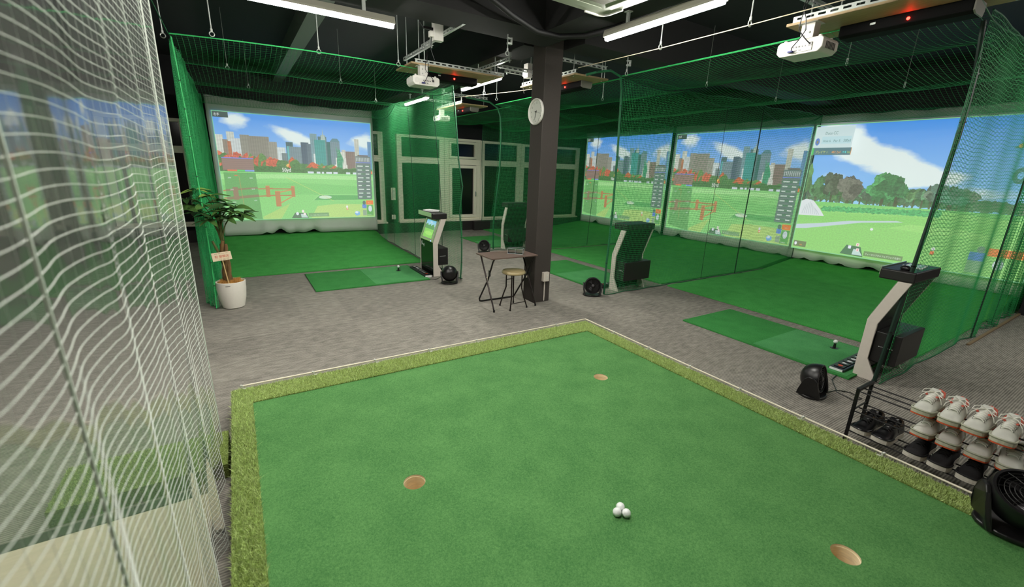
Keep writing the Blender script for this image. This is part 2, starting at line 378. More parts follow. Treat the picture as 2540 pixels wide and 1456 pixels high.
# three balls on the green
def ball_mat():
    m = mat('golf_ball', (236, 238, 236), 0.3); N, L = nodes(m)
    v = N.new('ShaderNodeTexVoronoi'); v.inputs['Scale'].default_value = 260; t = N.new('ShaderNodeTexCoord'); L.new(t.outputs['Object'], v.inputs[0])
    b = N.new('ShaderNodeBump'); b.inputs['Strength'].default_value = .35; b.inputs['Distance'].default_value = .002; L.new(v.outputs[0], b.inputs['Height']); L.new(b.outputs[0], N['Principled BSDF'].inputs['Normal'])
    return m
M_BALL = ball_mat(); BR = 0.02135
ball_me = MB().sphere((0, 0, 0), BR, 24).mesh('golf_ball', [M_BALL])
def ball(x, y, z, label, group=None): return tag(link('golf_ball', ball_me, None, (x, y, z)), label, 'golf ball', group)
ball(1.452, 1.198, GZ + BR, 'white golf ball farthest from the camera in the cluster of three', 'balls on the putting green')
ball(1.412, 1.181, GZ + BR, 'white golf ball at the left of the cluster of three', 'balls on the putting green')
ball(1.447, 1.153, GZ + BR, 'white golf ball at the right of the cluster of three', 'balls on the putting green')

# ------------------------------------------------------------------ bays: turf, mats, tees, pads
M_TURF = turf_mat('bay_turf', (30, 118, 44), (94, 192, 96), 260)
M_MAT = turf_mat('mat_turf', (26, 98, 40), (76, 160, 82), 300)
M_MAT2 = turf_mat('mat_turf_pale', (46, 118, 62), (100, 178, 110), 340)
BAYS = [  # name, turf rect, mat rect, pale stance rect, tee, 
 ('left bay', (-.33, 2.93, 7.8, 11.6), (.8, 2.53, 6.48, 7.62), (1.66, 2.50, 6.51, 7.59), (2.24, 7.24)),
 ('front right bay', (5.92, 10.3, 1.27, 4.5), (4.64, 5.66, 1.4, 3.22), (4.67, 5.63, 1.43, 2.33), (5.37, 1.82)),
 ('middle right bay', (5.92, 10.3, 4.62, 7.93), (4.64, 5.66, 5.0, 6.86), (4.67, 5.63, 5.03, 5.93), None),
 ('far right bay', (6.2, 10.3, 8.07, 11.5), (4.9, 5.93, 8.72, 10.36), (4.93, 5.9, 8.75, 9.6), None)]
for nm, t, m, p, tee in BAYS:
    o = MB(); sx = (t[1] - t[0]) / 2
    o.span((t[0], t[2], 0), (t[1], t[3], .022))
    tt = thing('turf_carpet', 'green artificial turf running up to the screen of the ' + nm, 'turf', (0, 0, 0), group='turf of the hitting bays')
    # two rolls laid edge to edge with a fine joint
    if nm == 'left bay':
        ym = 9.75; rolls = [(t[0], t[1], t[2], ym - .003), (t[0], t[1], ym + .003, t[3])]
    else:
        xm = 8.0; rolls = [(t[0], xm - .003, t[2], t[3]), (xm + .003, t[1], t[2], t[3])]
    for k, (x0, x1, y0, y1) in enumerate(rolls):
        if k == 0: part('turf_roll', MB().span((x0, y0, 0), (x1, y1, .022)), M_TURF, tt, .004)
        elif nm == 'left bay': part('turf_roll', MB().prism([(y0, 0), (y1, 0), (y1, .155), (11.15, .15), (10.2, .03), (y0, .022)], lambda a, b, h: (h, a, b), x0, x1), M_TURF, tt, .004)
        else: part('turf_roll', MB().prism([(x0, 0), (x1, 0), (x1, .165), (9.86, .16), (8.8, .03), (x0, .022)], lambda a, b, h: (a, h, b), y0, y1), M_TURF, tt, .004)
    mm = thing('hitting_mat', 'green hitting mat on the carpet in front of the ' + nm, 'mat', (0, 0, 0), group='hitting mats')
    part('mat_base', MB().span((m[0], m[2], 0), (m[1], m[3], .018)), M_MAT, mm, .003)
    part('stance_mat', MB().span((p[0], p[2], .0182), (p[1], p[3], .0205)), M_MAT2, mm, .001)
    if tee:
        te = thing('rubber_tee', 'black rubber tee on the mat of the ' + nm, 'tee', (tee[0], tee[1], .0205))
        part('tube', MB().lathe([(.016, 0.004), (.014, .02), (.011, .05), (.013, .058)], 14), M_BLACK, te)
        part('base', MB().lathe([(.04, 0), (.04, .003), (.016, .006)], 18), M_BLACK, te)
        ball(tee[0], tee[1], .0205 + .058 + BR - .005, 'white golf ball on the black tee of the ' + nm)

M_SIGN = mat('sign_white', (236, 236, 236), 0.5)
pad = thing('control_pad', 'black floor control pad with white icons beside the left bay mat', 'control pad', (2.555, 7.0, 0), 0, 'floor control pads')
part('housing', MB().prism([(-.37, 0), (.37, 0), (.37, .05), (-.37, .04)], lambda a, b, h: (h, a, b), -.065, .065), M_BLACK, pad, .006)
part('end_label', MB().box((0, -.372, .024), (.11, .004, .034)), M_SIGN, pad)
for i in range(7):
    y = -.28 + i * .095; z = .0465 - (y + .37) / .74 * .0 
    z = .05 - (.37 - y) / .74 * -.0 - (y + .37) / .74 * .01 if False else .04 + (y + .37) / .74 * .01
    part('key', MB().box((0, y, z + .004), (.085, .07, .008)), M_BLACK, pad, .003)
    ic = MB(); zz = z + .0088
    if i % 3 == 0: ic.lathe([(.022, zz), (.022, zz + .0008)], 12, 0, Matrix.Translation((0, y, 0)))
    elif i % 3 == 1: ic.prism([(-.02, -.022), (.026, 0), (-.02, .022)], lambda a, b, h: (a, b + y, h), zz, zz + .0008)
    else: ic.box((0, y, zz + .0004), (.03, .04, .0008)); ic.box((.024, y, zz + .0004), (.01, .02, .0008))
    part('icon', ic, mat('red_paint', (210, 70, 40), .5) if i == 0 else M_SIGN, pad)
dup(pad, (5.1, 1.545, 0), -pi / 2, 'black floor control pad with white icons beside the front right kiosk')
dup(pad, (5.14, 4.93, 0), -pi / 2, 'black floor control pad behind the fan of the middle right bay')

# ------------------------------------------------------------------ kiosks
M_KBLK = mat('kiosk_black_gloss', (20, 22, 20), 0.12, noise=0.05)
M_KBEZ = mat('kiosk_bezel', (200, 214, 190), 0.2, metal=.75, noise=0.03)
M_BOX = mat('kiosk_cabinet_black', (26, 24, 24), 0.45, noise=0.1, nscale=60)

# --- projected pictures and displays: flat shapes that emit their own colour
def pic_mat(kind):
    nm = 'picture_' + kind
    if nm in MATS: return MATS[nm]
    m = bpy.data.materials.new(nm); m.use_nodes = True; MATS[nm] = m; N, L = nodes(m)
    N.remove(N['Principled BSDF']); e = N.new('ShaderNodeEmission'); e.inputs[1].default_value = SCR
    fd = N.new('ShaderNodeBsdfDiffuse'); fd.inputs[0].default_value = (.3, .3, .29, 1); ad = N.new('ShaderNodeAddShader'); L.new(e.outputs[0], ad.inputs[0]); L.new(fd.outputs[0], ad.inputs[1]); L.new(ad.outputs[0], N['Material Output'].inputs[0])
    at = N.new('ShaderNodeAttribute'); at.attribute_name = 'Col'; col = at.outputs['Color']
    uv = N.new('ShaderNodeUVMap')
    def noise(st, detail=3, rough=.5):
        mp = N.new('ShaderNodeMapping'); mp.inputs['Scale'].default_value = st; L.new(uv.outputs[0], mp.inputs[0])
        n = N.new('ShaderNodeTexNoise'); n.inputs['Scale'].default_value = 1; n.inputs['Detail'].default_value = detail; n.inputs['Roughness'].default_value = rough
        L.new(mp.outputs[0], n.inputs['Vector']); return n.outputs[0]
    def rng_(x, a, b, c, d_):
        r = N.new('ShaderNodeMapRange'); r.inputs[1].default_value = a; r.inputs[2].default_value = b; r.inputs[3].default_value = c; r.inputs[4].default_value = d_; L.new(x, r.inputs[0]); return r.outputs[0]
    def scale(c, f):
        x = N.new('ShaderNodeVectorMath'); x.operation = 'SCALE'; L.new(c, x.inputs[0]); L.new(f, x.inputs['Scale']); return x.outputs[0]
    if kind == 'sky':
        n = noise((5, 7, 1), 6, .58)
        a = N.new('ShaderNodeMath'); a.operation = 'ADD'; L.new(n, a.inputs[0]); L.new(at.outputs['Alpha'], a.inputs[1])
        f = rng_(a.outputs[0], .80, 1.08, 0, 1)
        mx = N.new('ShaderNodeMix'); mx.data_type = 'RGBA'; L.new(f, mx.inputs[0]); L.new(col, mx.inputs[6]); mx.inputs[7].default_value = lin((226, 240, 238)) + (1,)
        col = mx.outputs[2]
    elif kind == 'tree': col = scale(col, rng_(noise((70, 60, 1), 4, .75), .3, .7, .4, 1.7))
    elif kind == 'grass': col = scale(col, rng_(noise((130, 110, 1), 3, .7), .3, .7, .84, 1.16))
    elif kind == 'bld':
        w = N.new('ShaderNodeTexWave'); w.bands_direction = 'Y'; w.inputs['Scale'].default_value = 26; L.new(uv.outputs[0], w.inputs[0])
        w2 = N.new('ShaderNodeTexWave'); w2.bands_direction = 'X'; w2.inputs['Scale'].default_value = 22; L.new(uv.outputs[0], w2.inputs[0])
        col = scale(scale(col, rng_(w.outputs[1], 0, 1, .78, 1.12)), rng_(w2.outputs[1], 0, 1, .86, 1.06))
    L.new(col, e.inputs[0])
    return m
KINDS_ = ['flat', 'sky', 'tree', 'grass', 'bld']
class Pic:
    """picture in u (right) v (up); each shape lies a hair in front of the one before."""
    def __init__(s, W, H): s.W, s.H = W, H; s.v = []; s.f = []; s.c = []; s.k = []; s.lay = 0; s.uv = []
    def face(s, pts, c, kind='flat', a=0.0, lay=True):
        if lay: s.lay += 1
        o = len(s.v)
        pts = [(min(max(u, 0), 1), min(max(v, 0), 1)) for u, v in pts]
        for (u, v) in pts: s.v.append((u * s.W, -s.lay * .00012, v * s.H)); s.uv.append((u, v))
        s.f.append(list(range(o, o + len(pts)))); s.c.append([lin(c) + (a,)] * len(pts)); s.k.append(KINDS_.index(kind))
    def rect(s, u0, v0, u1, v1, c, kind='flat'): s.face([(u0, v0), (u1, v0), (u1, v1), (u0, v1)], c, kind)
    def disc(s, u, v, ru, rv, c, kind='flat', n=18): s.face([(u + ru * cos(2 * pi * i / n), v + rv * sin(2 * pi * i / n)) for i in range(n)], c, kind)
    def blob(s, u, v, ru, rv, c, kind='tree', n=34, rough=.2):
        s.face([(u + ru * cos(2 * pi * i / n) * (1 + random.uniform(-rough, rough)), v + rv * sin(2 * pi * i / n) * (1 + random.uniform(-rough, rough))) for i in range(n)], c, kind)
    def line(s, u0, v0, u1, v1, w, c):
        dx, dy = (u1 - u0) * s.W, (v1 - v0) * s.H; l = math.hypot(dx, dy); nx, ny = -dy / l * w / 2 / s.W, dx / l * w / 2 / s.H
        s.face([(u0 - nx, v0 - ny), (u1 - nx, v1 - ny), (u1 + nx, v1 + ny), (u0 + nx, v0 + ny)], c)
    def text(s, u, v, txt, h, c, wmax=None):
        V, F = text_mesh(txt, h / .72); s.lay += 1; o = len(s.v); k = 1.0
        mxw = max([x for x, _ in V] + [1e-6]) / s.W
        if wmax and mxw > wmax: k = wmax / mxw
        for x, y in V: s.v.append((u * s.W + x * k, -s.lay * .00012, v * s.H + y)); s.uv.append((u, v))
        for f in F: s.f.append([i + o for i in f]); s.c.append([lin(c) + (0,)] * len(f)); s.k.append(0)
    def sky(s, v0, top, bot, clouds, nu=56, nv=40):
        s.lay += 1; o = len(s.v); g = []
        for j in range(nv + 1):
            for i in range(nu + 1):
                u, v = i / nu, v0 + (1 - v0) * j / nv; t = (v - v0) / (1 - v0)
                den = sum(wt * math.exp(-(((u - cu) * cos(an) + (v - cv) * sin(an)) / su) ** 2 - ((-(u - cu) * sin(an) + (v - cv) * cos(an)) / sv_) ** 2) for cu, cv, su, sv_, an, wt in clouds)
                s.v.append((u * s.W, -s.lay * .00012, v * s.H)); s.uv.append((u, v))
                g.append(tuple(a * t + b * (1 - t) for a, b in zip(lin(top), lin(bot))) + (min(den, 1.2),))
        for j in range(nv):
            for i in range(nu):
                q = [j * (nu + 1) + i, j * (nu + 1) + i + 1, (j + 1) * (nu + 1) + i + 1, (j + 1) * (nu + 1) + i]
                s.f.append([x + o for x in q]); s.c.append([g[x] for x in q]); s.k.append(1)
    def mesh(s, name):
        me = bpy.data.meshes.new(name); me.from_pydata(s.v, [], s.f)
        for k in KINDS_: me.materials.append(pic_mat(k))
        me.polygons.foreach_set('material_index', s.k)
        ca = me.color_attributes.new('Col', 'FLOAT_COLOR', 'CORNER'); ca.data.foreach_set('color', np.array([x for c in s.c for x in c], dtype=np.float32).ravel())
        ul = me.uv_layers.new(name='UVMap'); vi = np.empty(len(me.loops), dtype=np.int32); me.loops.foreach_get('vertex_index', vi)
        ul.data.foreach_set('uv', np.array(s.uv, dtype=np.float32)[vi].ravel())
        return me

def mini_picture():
    p = Pic(.40, .30)
    p.sky(.5, (120, 205, 240), (210, 240, 245), [(.5, .9, .3, .1, 0, .5)], 10, 6)
    for i in range(9): p.blob(.06 + i * .11, .58 + .06 * sin(i * 2.1), .10, .17, (70, 150, 70), 'tree', 16)
    p.rect(0, 0, 1, .5, (130, 210, 80), 'grass'); p.blob(.55, .25, .4, .12, (160, 228, 100), 'grass', 20, .05)
    return p.mesh('kiosk_picture')
MINI = mini_picture()
def build_kiosk(loc, rz, label):
    k = thing('game_kiosk', label, 'kiosk', loc, rz, 'simulator kiosks')
    prof = [(0, 0), (0, .566), (.14, .955), (.235, .955), (.082, .54), (.082, .2), (.19, 0)]
    fn = lambda a, b, h: (a, h, b)
    for w0 in (0, .60): part('side_panel', MB().prism(prof, fn, w0, w0 + .022), M_PANEL, k, .003)
    part('front_panel', MB().span((.008, .022, .01), (.03, .60, .56)), M_KBLK, k)
    part('back_panel', MB().prism([(.07, .2), (.07, .55), (.215, .95), (.22, .955), (.08, .54), (.08, .2)], fn, .022, .60), M_BOX, k)
    t = Vector((.14, 0, .389)).normalized(); nrm = Vector((-t.z, 0, t.x))
    R = Matrix((( nrm.x, 0, t.x), (0, 1, 0), (nrm.z, 0, t.z)))      # local x = out of the face, z = up the face
    c = Vector((.07, .311, .762))
    z = part('monitor', MB().box(c + nrm * -.006, (.03, .578, .405), 0, R), M_KBEZ, k, .004)
    part('bezel', MB().box(c + nrm * .010 + t * .195 * 0 + t * .165, (.006, .47, .014), 0, R).box(c + nrm * .010 - t * .165, (.006, .47, .014), 0, R).box(c + nrm * .010 + Vector((0, .228, 0)), (.006, .014, .34), 0, R).box(c + nrm * .010 - Vector((0, .228, 0)), (.006, .014, .34), 0, R), M_WHITE, z)
    pm = link('display', MINI, z)
    # picture mesh is x right, z up, facing -y ; on the kiosk right (seen from the front) is -y
    X = Vector((0, -1, 0)); A = Matrix(((X.x, -nrm.x, t.x, 0), (X.y, -nrm.y, t.y, 0), (X.z, -nrm.z, t.z, 0), (0, 0, 0, 1)))
    A.translation = c + nrm * .0105 - X * .20 - t * .15
    pm.matrix_local = A
    part('button', MB().lathe([(.012, 0), (.012, .004), (.008, .006)], 12, 0, Matrix.Translation(c + nrm * .009 - t * .186 - Vector((0, .2, 0))) @ Matrix(((R.col[1].x, R.col[2].x, nrm.x, 0), (R.col[1].y, R.col[2].y, nrm.y, 0), (R.col[1].z, R.col[2].z, nrm.z, 0), (0, 0, 0, 1)))), mat('button_blue', (170, 190, 250), .3, emit=1.0), z)
    part('head', MB().span((-.004, 0, .958), (.25, .622, 1.05)), M_BOX, k, .012, seg=3)
    part('head_front', MB().span((-.016, .03, .985), (-.005, .622, 1.06)), M_KBEZ, k, .003)
    cb = part('cabinet', MB().span((.082, .03, .18), (.275, .592, .47)), M_BOX, k, .006)
    lg = MB()
    for i in range(7): lg.box((.13 + i * .016, .0285, .335), (.009, .002, .005))
    part('lettering', lg, M_SIGN, cb)
    # pale winged mark on the front panel
    e = MB(); f2 = lambda a, b, h: (h, a, b)
    e.prism([(.56, .52), (.535, .545), (.53, .50), (.46, .482), (.44, .503), (.43, .47), (.455, .44), (.462, .465), (.53, .478), (.545, .455), (.562, .48)], f2, .006, .0078)
    part('emblem', e, M_SIGN, k)
    return k
kiosk = build_kiosk((2.66, 6.66, 0), 0, 'black and cream simulator kiosk with lit display beside the left bay')
dup(kiosk, (4.82, 1.44, 0), -pi / 2, 'simulator kiosk with cream bent side panel at the front right bay')
dup(kiosk, (4.88, 4.80, 0), -pi / 2, 'dark simulator kiosk behind green net at the middle right bay')
dup(kiosk, (5.12, 8.62, 0), -pi / 2, 'dark simulator kiosk behind net of the far right bay, left of column')
pp = thing('paper_stack', 'stack of white papers on top of the left kiosk', 'papers', (2.76, 6.98, 1.06), 0.2)
for i in range(3): part('sheet', MB().box((0.01 * i, .0 + .012 * i, .004 + .007 * i), (.16, .24, .006), 0, Matrix.Rotation(.1 * i, 3, 'Z')), M_SIGN, pp)
ms = thing('computer_mouse', 'black computer mouse on top of the front right kiosk', 'mouse', (4.92, 1.3, 1.05), -.6)
part('shell', MB().sphere((0, 0, .016), .05, 20, 0, (.62, 1.0, .5)), M_BLACK, ms)
part('wheel', MB().lathe([(.008, -.004), (.008, .004)], 10, 0, Matrix.Translation((0, .032, .034)) @ Matrix.Rotation(pi / 2, 4, 'Y')), M_STEEL, ms)
tb = thing('tablet', 'pale tablet lying on the front right kiosk beside the mouse', 'tablet', (5.2, 1.31, 1.05), .1)
part('body', MB().box((0, 0, .005), (.24, .13, .01)), M_SIGN, tb, .003)
part('display', MB().box((0, 0, .0105), (.21, .105, .001)), M_KBEZ, tb)

# ------------------------------------------------------------------ screens with projected pictures
def city():
    p = Pic(3.17, 2.26); hz = .465
    p.sky(.4, (76, 150, 236), (170, 214, 246), [(.12, .93, .09, .09, -.4, .62), (.42, .84, .2, .06, -.42, .62), (.56, .75, .12, .06, -.4, .5), (.95, .8, .12, .13, .5, .6), (.3, .7, .09, .05, 0, .35)])
    B = lambda x0, x1, y, c, k='bld': p.rect((x0 - 170) / 1400, hz - .03, (x1 - 170) / 1400, 1 - (y - 207 - .055 * (x0 - 107)) / (990 - .11 * (x0 - 107)), c, k)
    for x0, x1, y, c in ((150, 232, 412, (214, 218, 208)), (262, 322, 386, (206, 212, 204)), (226, 268, 455, (150, 136, 124)), (262, 292, 470, (190, 122, 92)), (290, 388, 442, (206, 214, 214)), (366, 442, 410, (150, 148, 138)), (430, 604, 418, (144, 140, 130)), (592, 668, 464, (158, 156, 146)), (664, 738, 510, (214, 226, 226)), (700, 745, 560, (120, 136, 140)), (746, 808, 462, (78, 108, 116)), (752, 780, 500, (96, 184, 186)), (770, 894, 502, (124, 146, 156)), (880, 928, 492, (150, 150, 146)), (878, 950, 462, (76, 96, 118)), (930, 988, 474, (96, 116, 132)), (968, 1032, 384, (124, 158, 168)), (988, 1020, 560, (220, 228, 226)), (1100, 1158, 452, (44, 106, 106)), (1040, 1122, 408, (84, 118, 126)), (1068, 1112, 396, (150, 176, 176)), (1004, 1108, 436, (62, 158, 154)), (1155, 1247, 446, (120, 146, 158)), (1262, 1300, 520, (198, 196, 184)), (1300, 1422, 532, (138, 118, 112)), (1394, 1440, 424, (196, 200, 186)), (1420, 1570, 560, (112, 96, 96)), (1528, 1570, 444, (104, 148, 190))): B(x0, x1, y, c)
    p.face([((1066 - 170) / 1400, .80), ((1114 - 170) / 1400, .80), ((1094 - 170) / 1400, .86), (.658, .915), ((1086 - 170) / 1400, .86)], (176, 196, 190), 'bld')
    p.face([(.702, .788), (.772, .788), (.755, .82), (.72, .82)], (88, 132, 146)); p.face([(.875, .77), (.905, .77), (.893, .825), (.885, .825)], (206, 208, 196), 'bld')
    # stepped pale pedestal with a standing green figure
    p.rect(.725, hz, .815, .56, (224, 226, 216), 'bld'); p.rect(.735, .55, .808, .63, (220, 224, 214), 'bld'); p.rect(.748, .62, .80, .69, (216, 220, 210), 'bld')
    p.face([(.742, hz), (.778, hz), (.782, .60), (.786, .56), (.79, .61), (.778, .66), (.772, .675), (.768, .70), (.758, .70), (.756, .672), (.744, .74), (.741, .735), (.748, .66), (.742, .60)], (62, 150, 112), 'tree')
    p.disc(.763, .70, .008, .014, (70, 160, 120))
    # autumn trees
    random.seed(3)
    for i in range(64):
        u = i / 63; h = .125 * (1 - u * 1.1) + .045 if u < .75 else .05
        c = random.choice([(196, 96, 74), (206, 108, 84), (98, 140, 80), (84, 126, 72), (186, 92, 70), (90, 132, 76)] if u < .42 else [(84, 132, 70), (92, 146, 78), (200, 96, 62), (226, 184, 96), (70, 120, 66)])
        p.blob(u, hz + h * random.uniform(.25, .75), .03, h * random.uniform(.35, .6), c, 'tree', 16, .3)
    for i in range(40): p.blob(i / 39, hz + .02, .028, .035, (72, 118, 66), 'tree', 12, .3)
    p.rect(0, 0, 1, hz, (140, 214, 126), 'grass')
    p.face([(0, .44), (.5, .45), (1, .44), (1, .40), (.6, .41), (.3, .405), (0, .39)], (168, 228, 150), 'grass')
    p.face([(0, .34), (.45, .37), (1, .33), (1, .22), (.5, .25), (0, .2)], (126, 204, 116), 'grass')
    p.face([(.22, .03), (.4, .16), (.33, .0), (.22, 0)], (176, 214, 122), 'grass'); p.face([(.53, 0), (.58, .13), (.72, .15), (1, .14), (1, 0)], (184, 220, 128), 'grass')
    for u0, u1 in ((.535, .575), (.595, .62), (.63, .645), (.66, .70), (.71, .74), (.80, .83), (.85, .88)): p.rect(u0, hz - .002, u1, hz + .018, (214, 224, 234))
    # post and rail fence
    Bn, Br = (190, 128, 84), (206, 152, 92)
    for a in ((0, .285, .3, .31), (0, .215, .3, .24), (.26, .305, .42, .305), (.26, .24, .42, .24)): p.line(*a, .024, Bn)
    p.line(.335, .27, .425, .30, .026, Br); p.line(.34, .165, .425, .235, .026, Br)
    for u0, u1, v0, v1 in ((.06, .088, .20, .32), (.255, .28, .225, .335), (.415, .438, .225, .335), (.31, .342, .13, .285)): p.rect(u0, v0, u1, v1, Bn); p.rect(u0, v1 - .008, u1, v1, Br)
    # launch mat, shot line
    p.face([(.545, .185), (.60, .255), (.94, .25), (1, .185)], (150, 218, 136)); p.face([(.56, .19), (.605, .245), (.935, .24), (.985, .195)], (96, 178, 100), 'grass'); p.disc(.64, .222, .045, .018, (206, 232, 206))
    p.line(.39, .42, .70, .18, .006, (222, 222, 120))
    # interface panels
    p.rect(.02, .475, .20, .585, (146, 118, 112)); p.rect(.02, .585, .20, .592, (120, 132, 232))
    for i in range(5): p.rect(.02, .495 + i * .018, .20, .496 + i * .018, (190, 160, 150))
    p.rect(.045, .468, .10, .482, (228, 122, 88)); p.rect(.10, .468, .145, .482, (92, 210, 120)); p.rect(.145, .468, .20, .482, (132, 164, 236))
    p.face([(.02, .04), (.215, .0), (.205, .455), (.02, .455)], (106, 172, 100), 'grass'); p.face([(.02, .2), (.21, .225), (.21, .25), (.02, .225)], (142, 128, 96)); p.face([(.02, .28), (.208, .305), (.208, .32), (.02, .3)], (142, 128, 96)); p.rect(.06, .20, .09, .32, (150, 124, 100))
    for u, v, t in ((.04, .40, '300'), (.165, .40, '300'), (.045, .29, '200'), (.17, .295, '200'), (.05, .17, '100'), (.175, .185, '100')): p.text(u, v, t, .03, (226, 240, 236), .022)
    p.line(.105, .43, .115, .1, .006, (200, 150, 90)); p.rect(.08, .425, .098, .433, (222, 110, 76))
    p.text(.37, .475, '50yd', .085, (250, 252, 250), .055)
    p.rect(.0, .945, .09, .995, (70, 84, 84)); p.text(.012, .958, '右手', .045, (240, 244, 244), .03)
    p.rect(.875, .20, .985, .655, (112, 128, 128)); p.rect(.875, .585, .985, .592, (130, 142, 236))
    for i in range(9): p.rect(.88 + i * .0115, .60, .885 + i * .0115, .64, (200, 208, 208))
    for i in range(9):
        p.rect(.875, .215 + i * .041, .985, .234 + i * .041, (96, 136, 112)); p.rect(.885, .219 + i * .041, .91 + .008 * (i % 3), .229 + i * .041, (226, 236, 232)); p.rect(.945, .219 + i * .041, .972, .229 + i * .041, (236, 240, 240))
    p.rect(.985, .47, .995, .50, (236, 130, 80))
    p.rect(.935, .14, .99, .185, (240, 128, 62)); p.text(.948, .153, 'Menu', .025, (250, 220, 200), .03)
    p.rect(.938, .015, .99, .135, (104, 176, 96)); p.disc(.964, .095, .014, .034, (216, 228, 236)); p.text(.942, .022, 'Practice', .022, (240, 246, 240), .044)
    p.rect(.905, .1, .936, .142, (98, 138, 222)); p.text(.911, .112, '1', .025, (240, 244, 255)); p.rect(.907, .02, .936, .08, (150, 176, 152)); p.disc(.92, .16, .012, .022, (90, 120, 110))
    p.blob(.865, .045, .02, .026, (128, 184, 234), 'flat', 12, .2); p.blob(.86, .058, .012, .012, (220, 236, 246), 'flat', 10, .2)
    p.rect(.785, .085, .797, .108, (232, 104, 66)); p.disc(.79, .12, .007, .014, (240, 244, 244)); p.disc(.791, .096, .004, .006, (250, 250, 250))
    p.face([(.40, .01), (.515, .005), (.50, .06), (.425, .065)], (84, 120, 92)); p.face([(.465, .014), (.51, .012), (.495, .05), (.462, .052)], (196, 220, 214)); p.disc(.44, .055, .009, .016, (236, 240, 250)); p.disc(.478, .078, .008, .014, (250, 236, 234)); p.disc(.488, .05, .008, .014, (250, 236, 234))
    p.rect(.515, .02, .655, .06, (120, 166, 112)); p.text(.525, .03, 'ティーを狙ってセットしてください', .025, (236, 244, 236), .12)
    # pale projector border
    for a in ((0, 0, 1, .006), (0, .994, 1, 1), (0, 0, .004, 1), (.996, 0, 1, 1)): p.rect(*a, (128, 200, 150))
    return p.mesh('city_picture')
def course():
    p = Pic(3.3, 2.42); hz = .405
    p.sky(.36, (70, 148, 236), (150, 204, 246), [(.08, .93, .16, .1, 0, .75), (.2, .82, .16, .11, -.5, .75), (.38, .72, .14, .1, -.35, .75), (.53, .64, .1, .07, -.2, .6), (.45, .55, .1, .05, .3, .5), (.62, .6, .12, .04, .3, .5), (.8, .52, .16, .05, 0, .55), (.08, .62, .1, .04, 0, .4), (.15, .55, .06, .05, 0, .5)])
    random.seed(11)
    def tree(u, w, h, c, dens=16):
        c = tuple(int(x * 1.12) for x in c)
        p.rect(u - w * .05, hz - .03, u + w * .05, hz + h * .5, (70, 74, 52))
        for i in range(dens):
            a = random.uniform(0, 2 * pi); r = random.uniform(0, .75)
            k = random.uniform(.75, 1.25)
            for _ in range(3):
                b_ = random.uniform(0, 2 * pi); p.blob(u + w * .5 * r * cos(a) + w * .17 * cos(b_), hz + h * .55 + h * .38 * r * sin(a) + h * .14 * sin(b_), w * .07, h * .06, tuple(min(255, int(x * k)) for x in c), 'tree', 9, .4)
            p.blob(u + w * .5 * r * cos(a), hz + h * .55 + h * .38 * r * sin(a), w * .2, h * .16, tuple(min(255, int(x * k)) for x in c), 'tree', 14, .3)
    for i in range(90): p.blob(i / 89, hz + (.05 if i < 62 else .02) + .03 * random.random(), .035, .05 if i < 62 else .03, random.choice([(66, 104, 70), (72, 112, 76), (80, 104, 84)]), 'tree', 16, .3)
    for i in range(22): tree(.02 + i * .034, .08, .11 + .06 * random.random(), random.choice([(74, 112, 80), (70, 104, 66), (84, 100, 84)]), 7)
    tree(.005, .06, .33, (80, 118, 70), 9); tree(.07, .11, .22, (62, 100, 62)); tree(.15, .10, .27, (72, 84, 66)); tree(.24, .13, .24, (86, 88, 78), 22); tree(.40, .15, .25, (60, 122, 70), 26); tree(.46, .1, .22, (60, 118, 70)); tree(.63, .1, .2, (70, 100, 84), 18); tree(.68, .12, .16, (62, 104, 84))
    p.rect(0, 0, 1, hz, (146, 214, 116), 'grass')
    p.face([(0, hz), (1, hz), (1, .36), (.6, .40), (.3, .385), (0, .36)], (126, 206, 110), 'grass')
    for i in range(22): p.blob(.14 + i * .024, .352 + i * .0012, .02, .022, (82, 176, 104), 'tree', 12, .25)
    p.face([(0, .31), (.2, .325), (.5, .335), (1, .34), (1, .26), (0, .24)], (140, 212, 112), 'grass')
    p.face([(0, .205), (.12, .23), (.28, .275), (.49, .305), (.52, .30), (.34, .27), (.2, .225), (.06, .18), (0, .17)], (196, 214, 222))
    p.face([(.46, .25), (.55, .29), (.75, .285), (.9, .25), (.7, .235)], (158, 222, 124), 'grass')
    p.face([(0, .285), (.145, .292), (.115, .345), (.07, .41), (.03, .42), (0, .40)], (222, 230, 232))
    for i in range(9): p.line(.02 + i * .012, .30, .03 + i * .008, .40 - abs(i - 3) * .012, .007, (170, 186, 190))
    p.disc(.393, .228, .007, .0095, (232, 240, 240))
    # score panels
    p.rect(0.0, .80, .20, .985, (206, 228, 230)); p.text(.055, .925, 'Duos CC', .055, (80, 130, 124), .065)
    p.rect(.043, .855, .193, .91, (190, 224, 230)); p.text(.05, .868, 'Hole 6', .045, (70, 130, 128), .04); p.text(.105, .868, 'Par 5', .045, (70, 130, 128), .034); p.text(.155, .868, '500yd', .05, (70, 130, 128), .036)
    p.disc(.022, .872, .012, .028, (90, 130, 206)); p.disc(.022, .87, .005, .012, (150, 140, 100))
    p.rect(.0, .77, .205, .825, (84, 124, 134)); p.rect(.0, .77, .012, .825, (70, 196, 92)); p.rect(.203, .77, .206, .825, (222, 160, 100))
    p.text(.02, .783, 'プレイヤ 1', .045, (214, 226, 110), .065); p.text(.108, .783, '482.2yd', .045, (240, 162, 74), .045); p.text(.162, .783, '+4', .045, (90, 240, 230), .02); p.text(.185, .783, '1st', .045, (190, 220, 90), .016)
    p.rect(.01, .02, .082, .068, (112, 128, 88)); p.disc(.022, .045, .007, .014, (236, 240, 250)); p.text(.045, .03, '∞', .04, (232, 160, 70), .03)
    p.face([(.27, .015), (.385, .01), (.365, .085), (.295, .09)], (70, 120, 84)); p.face([(.33, .02), (.38, .02), (.36, .06), (.333, .065)], (196, 222, 218))
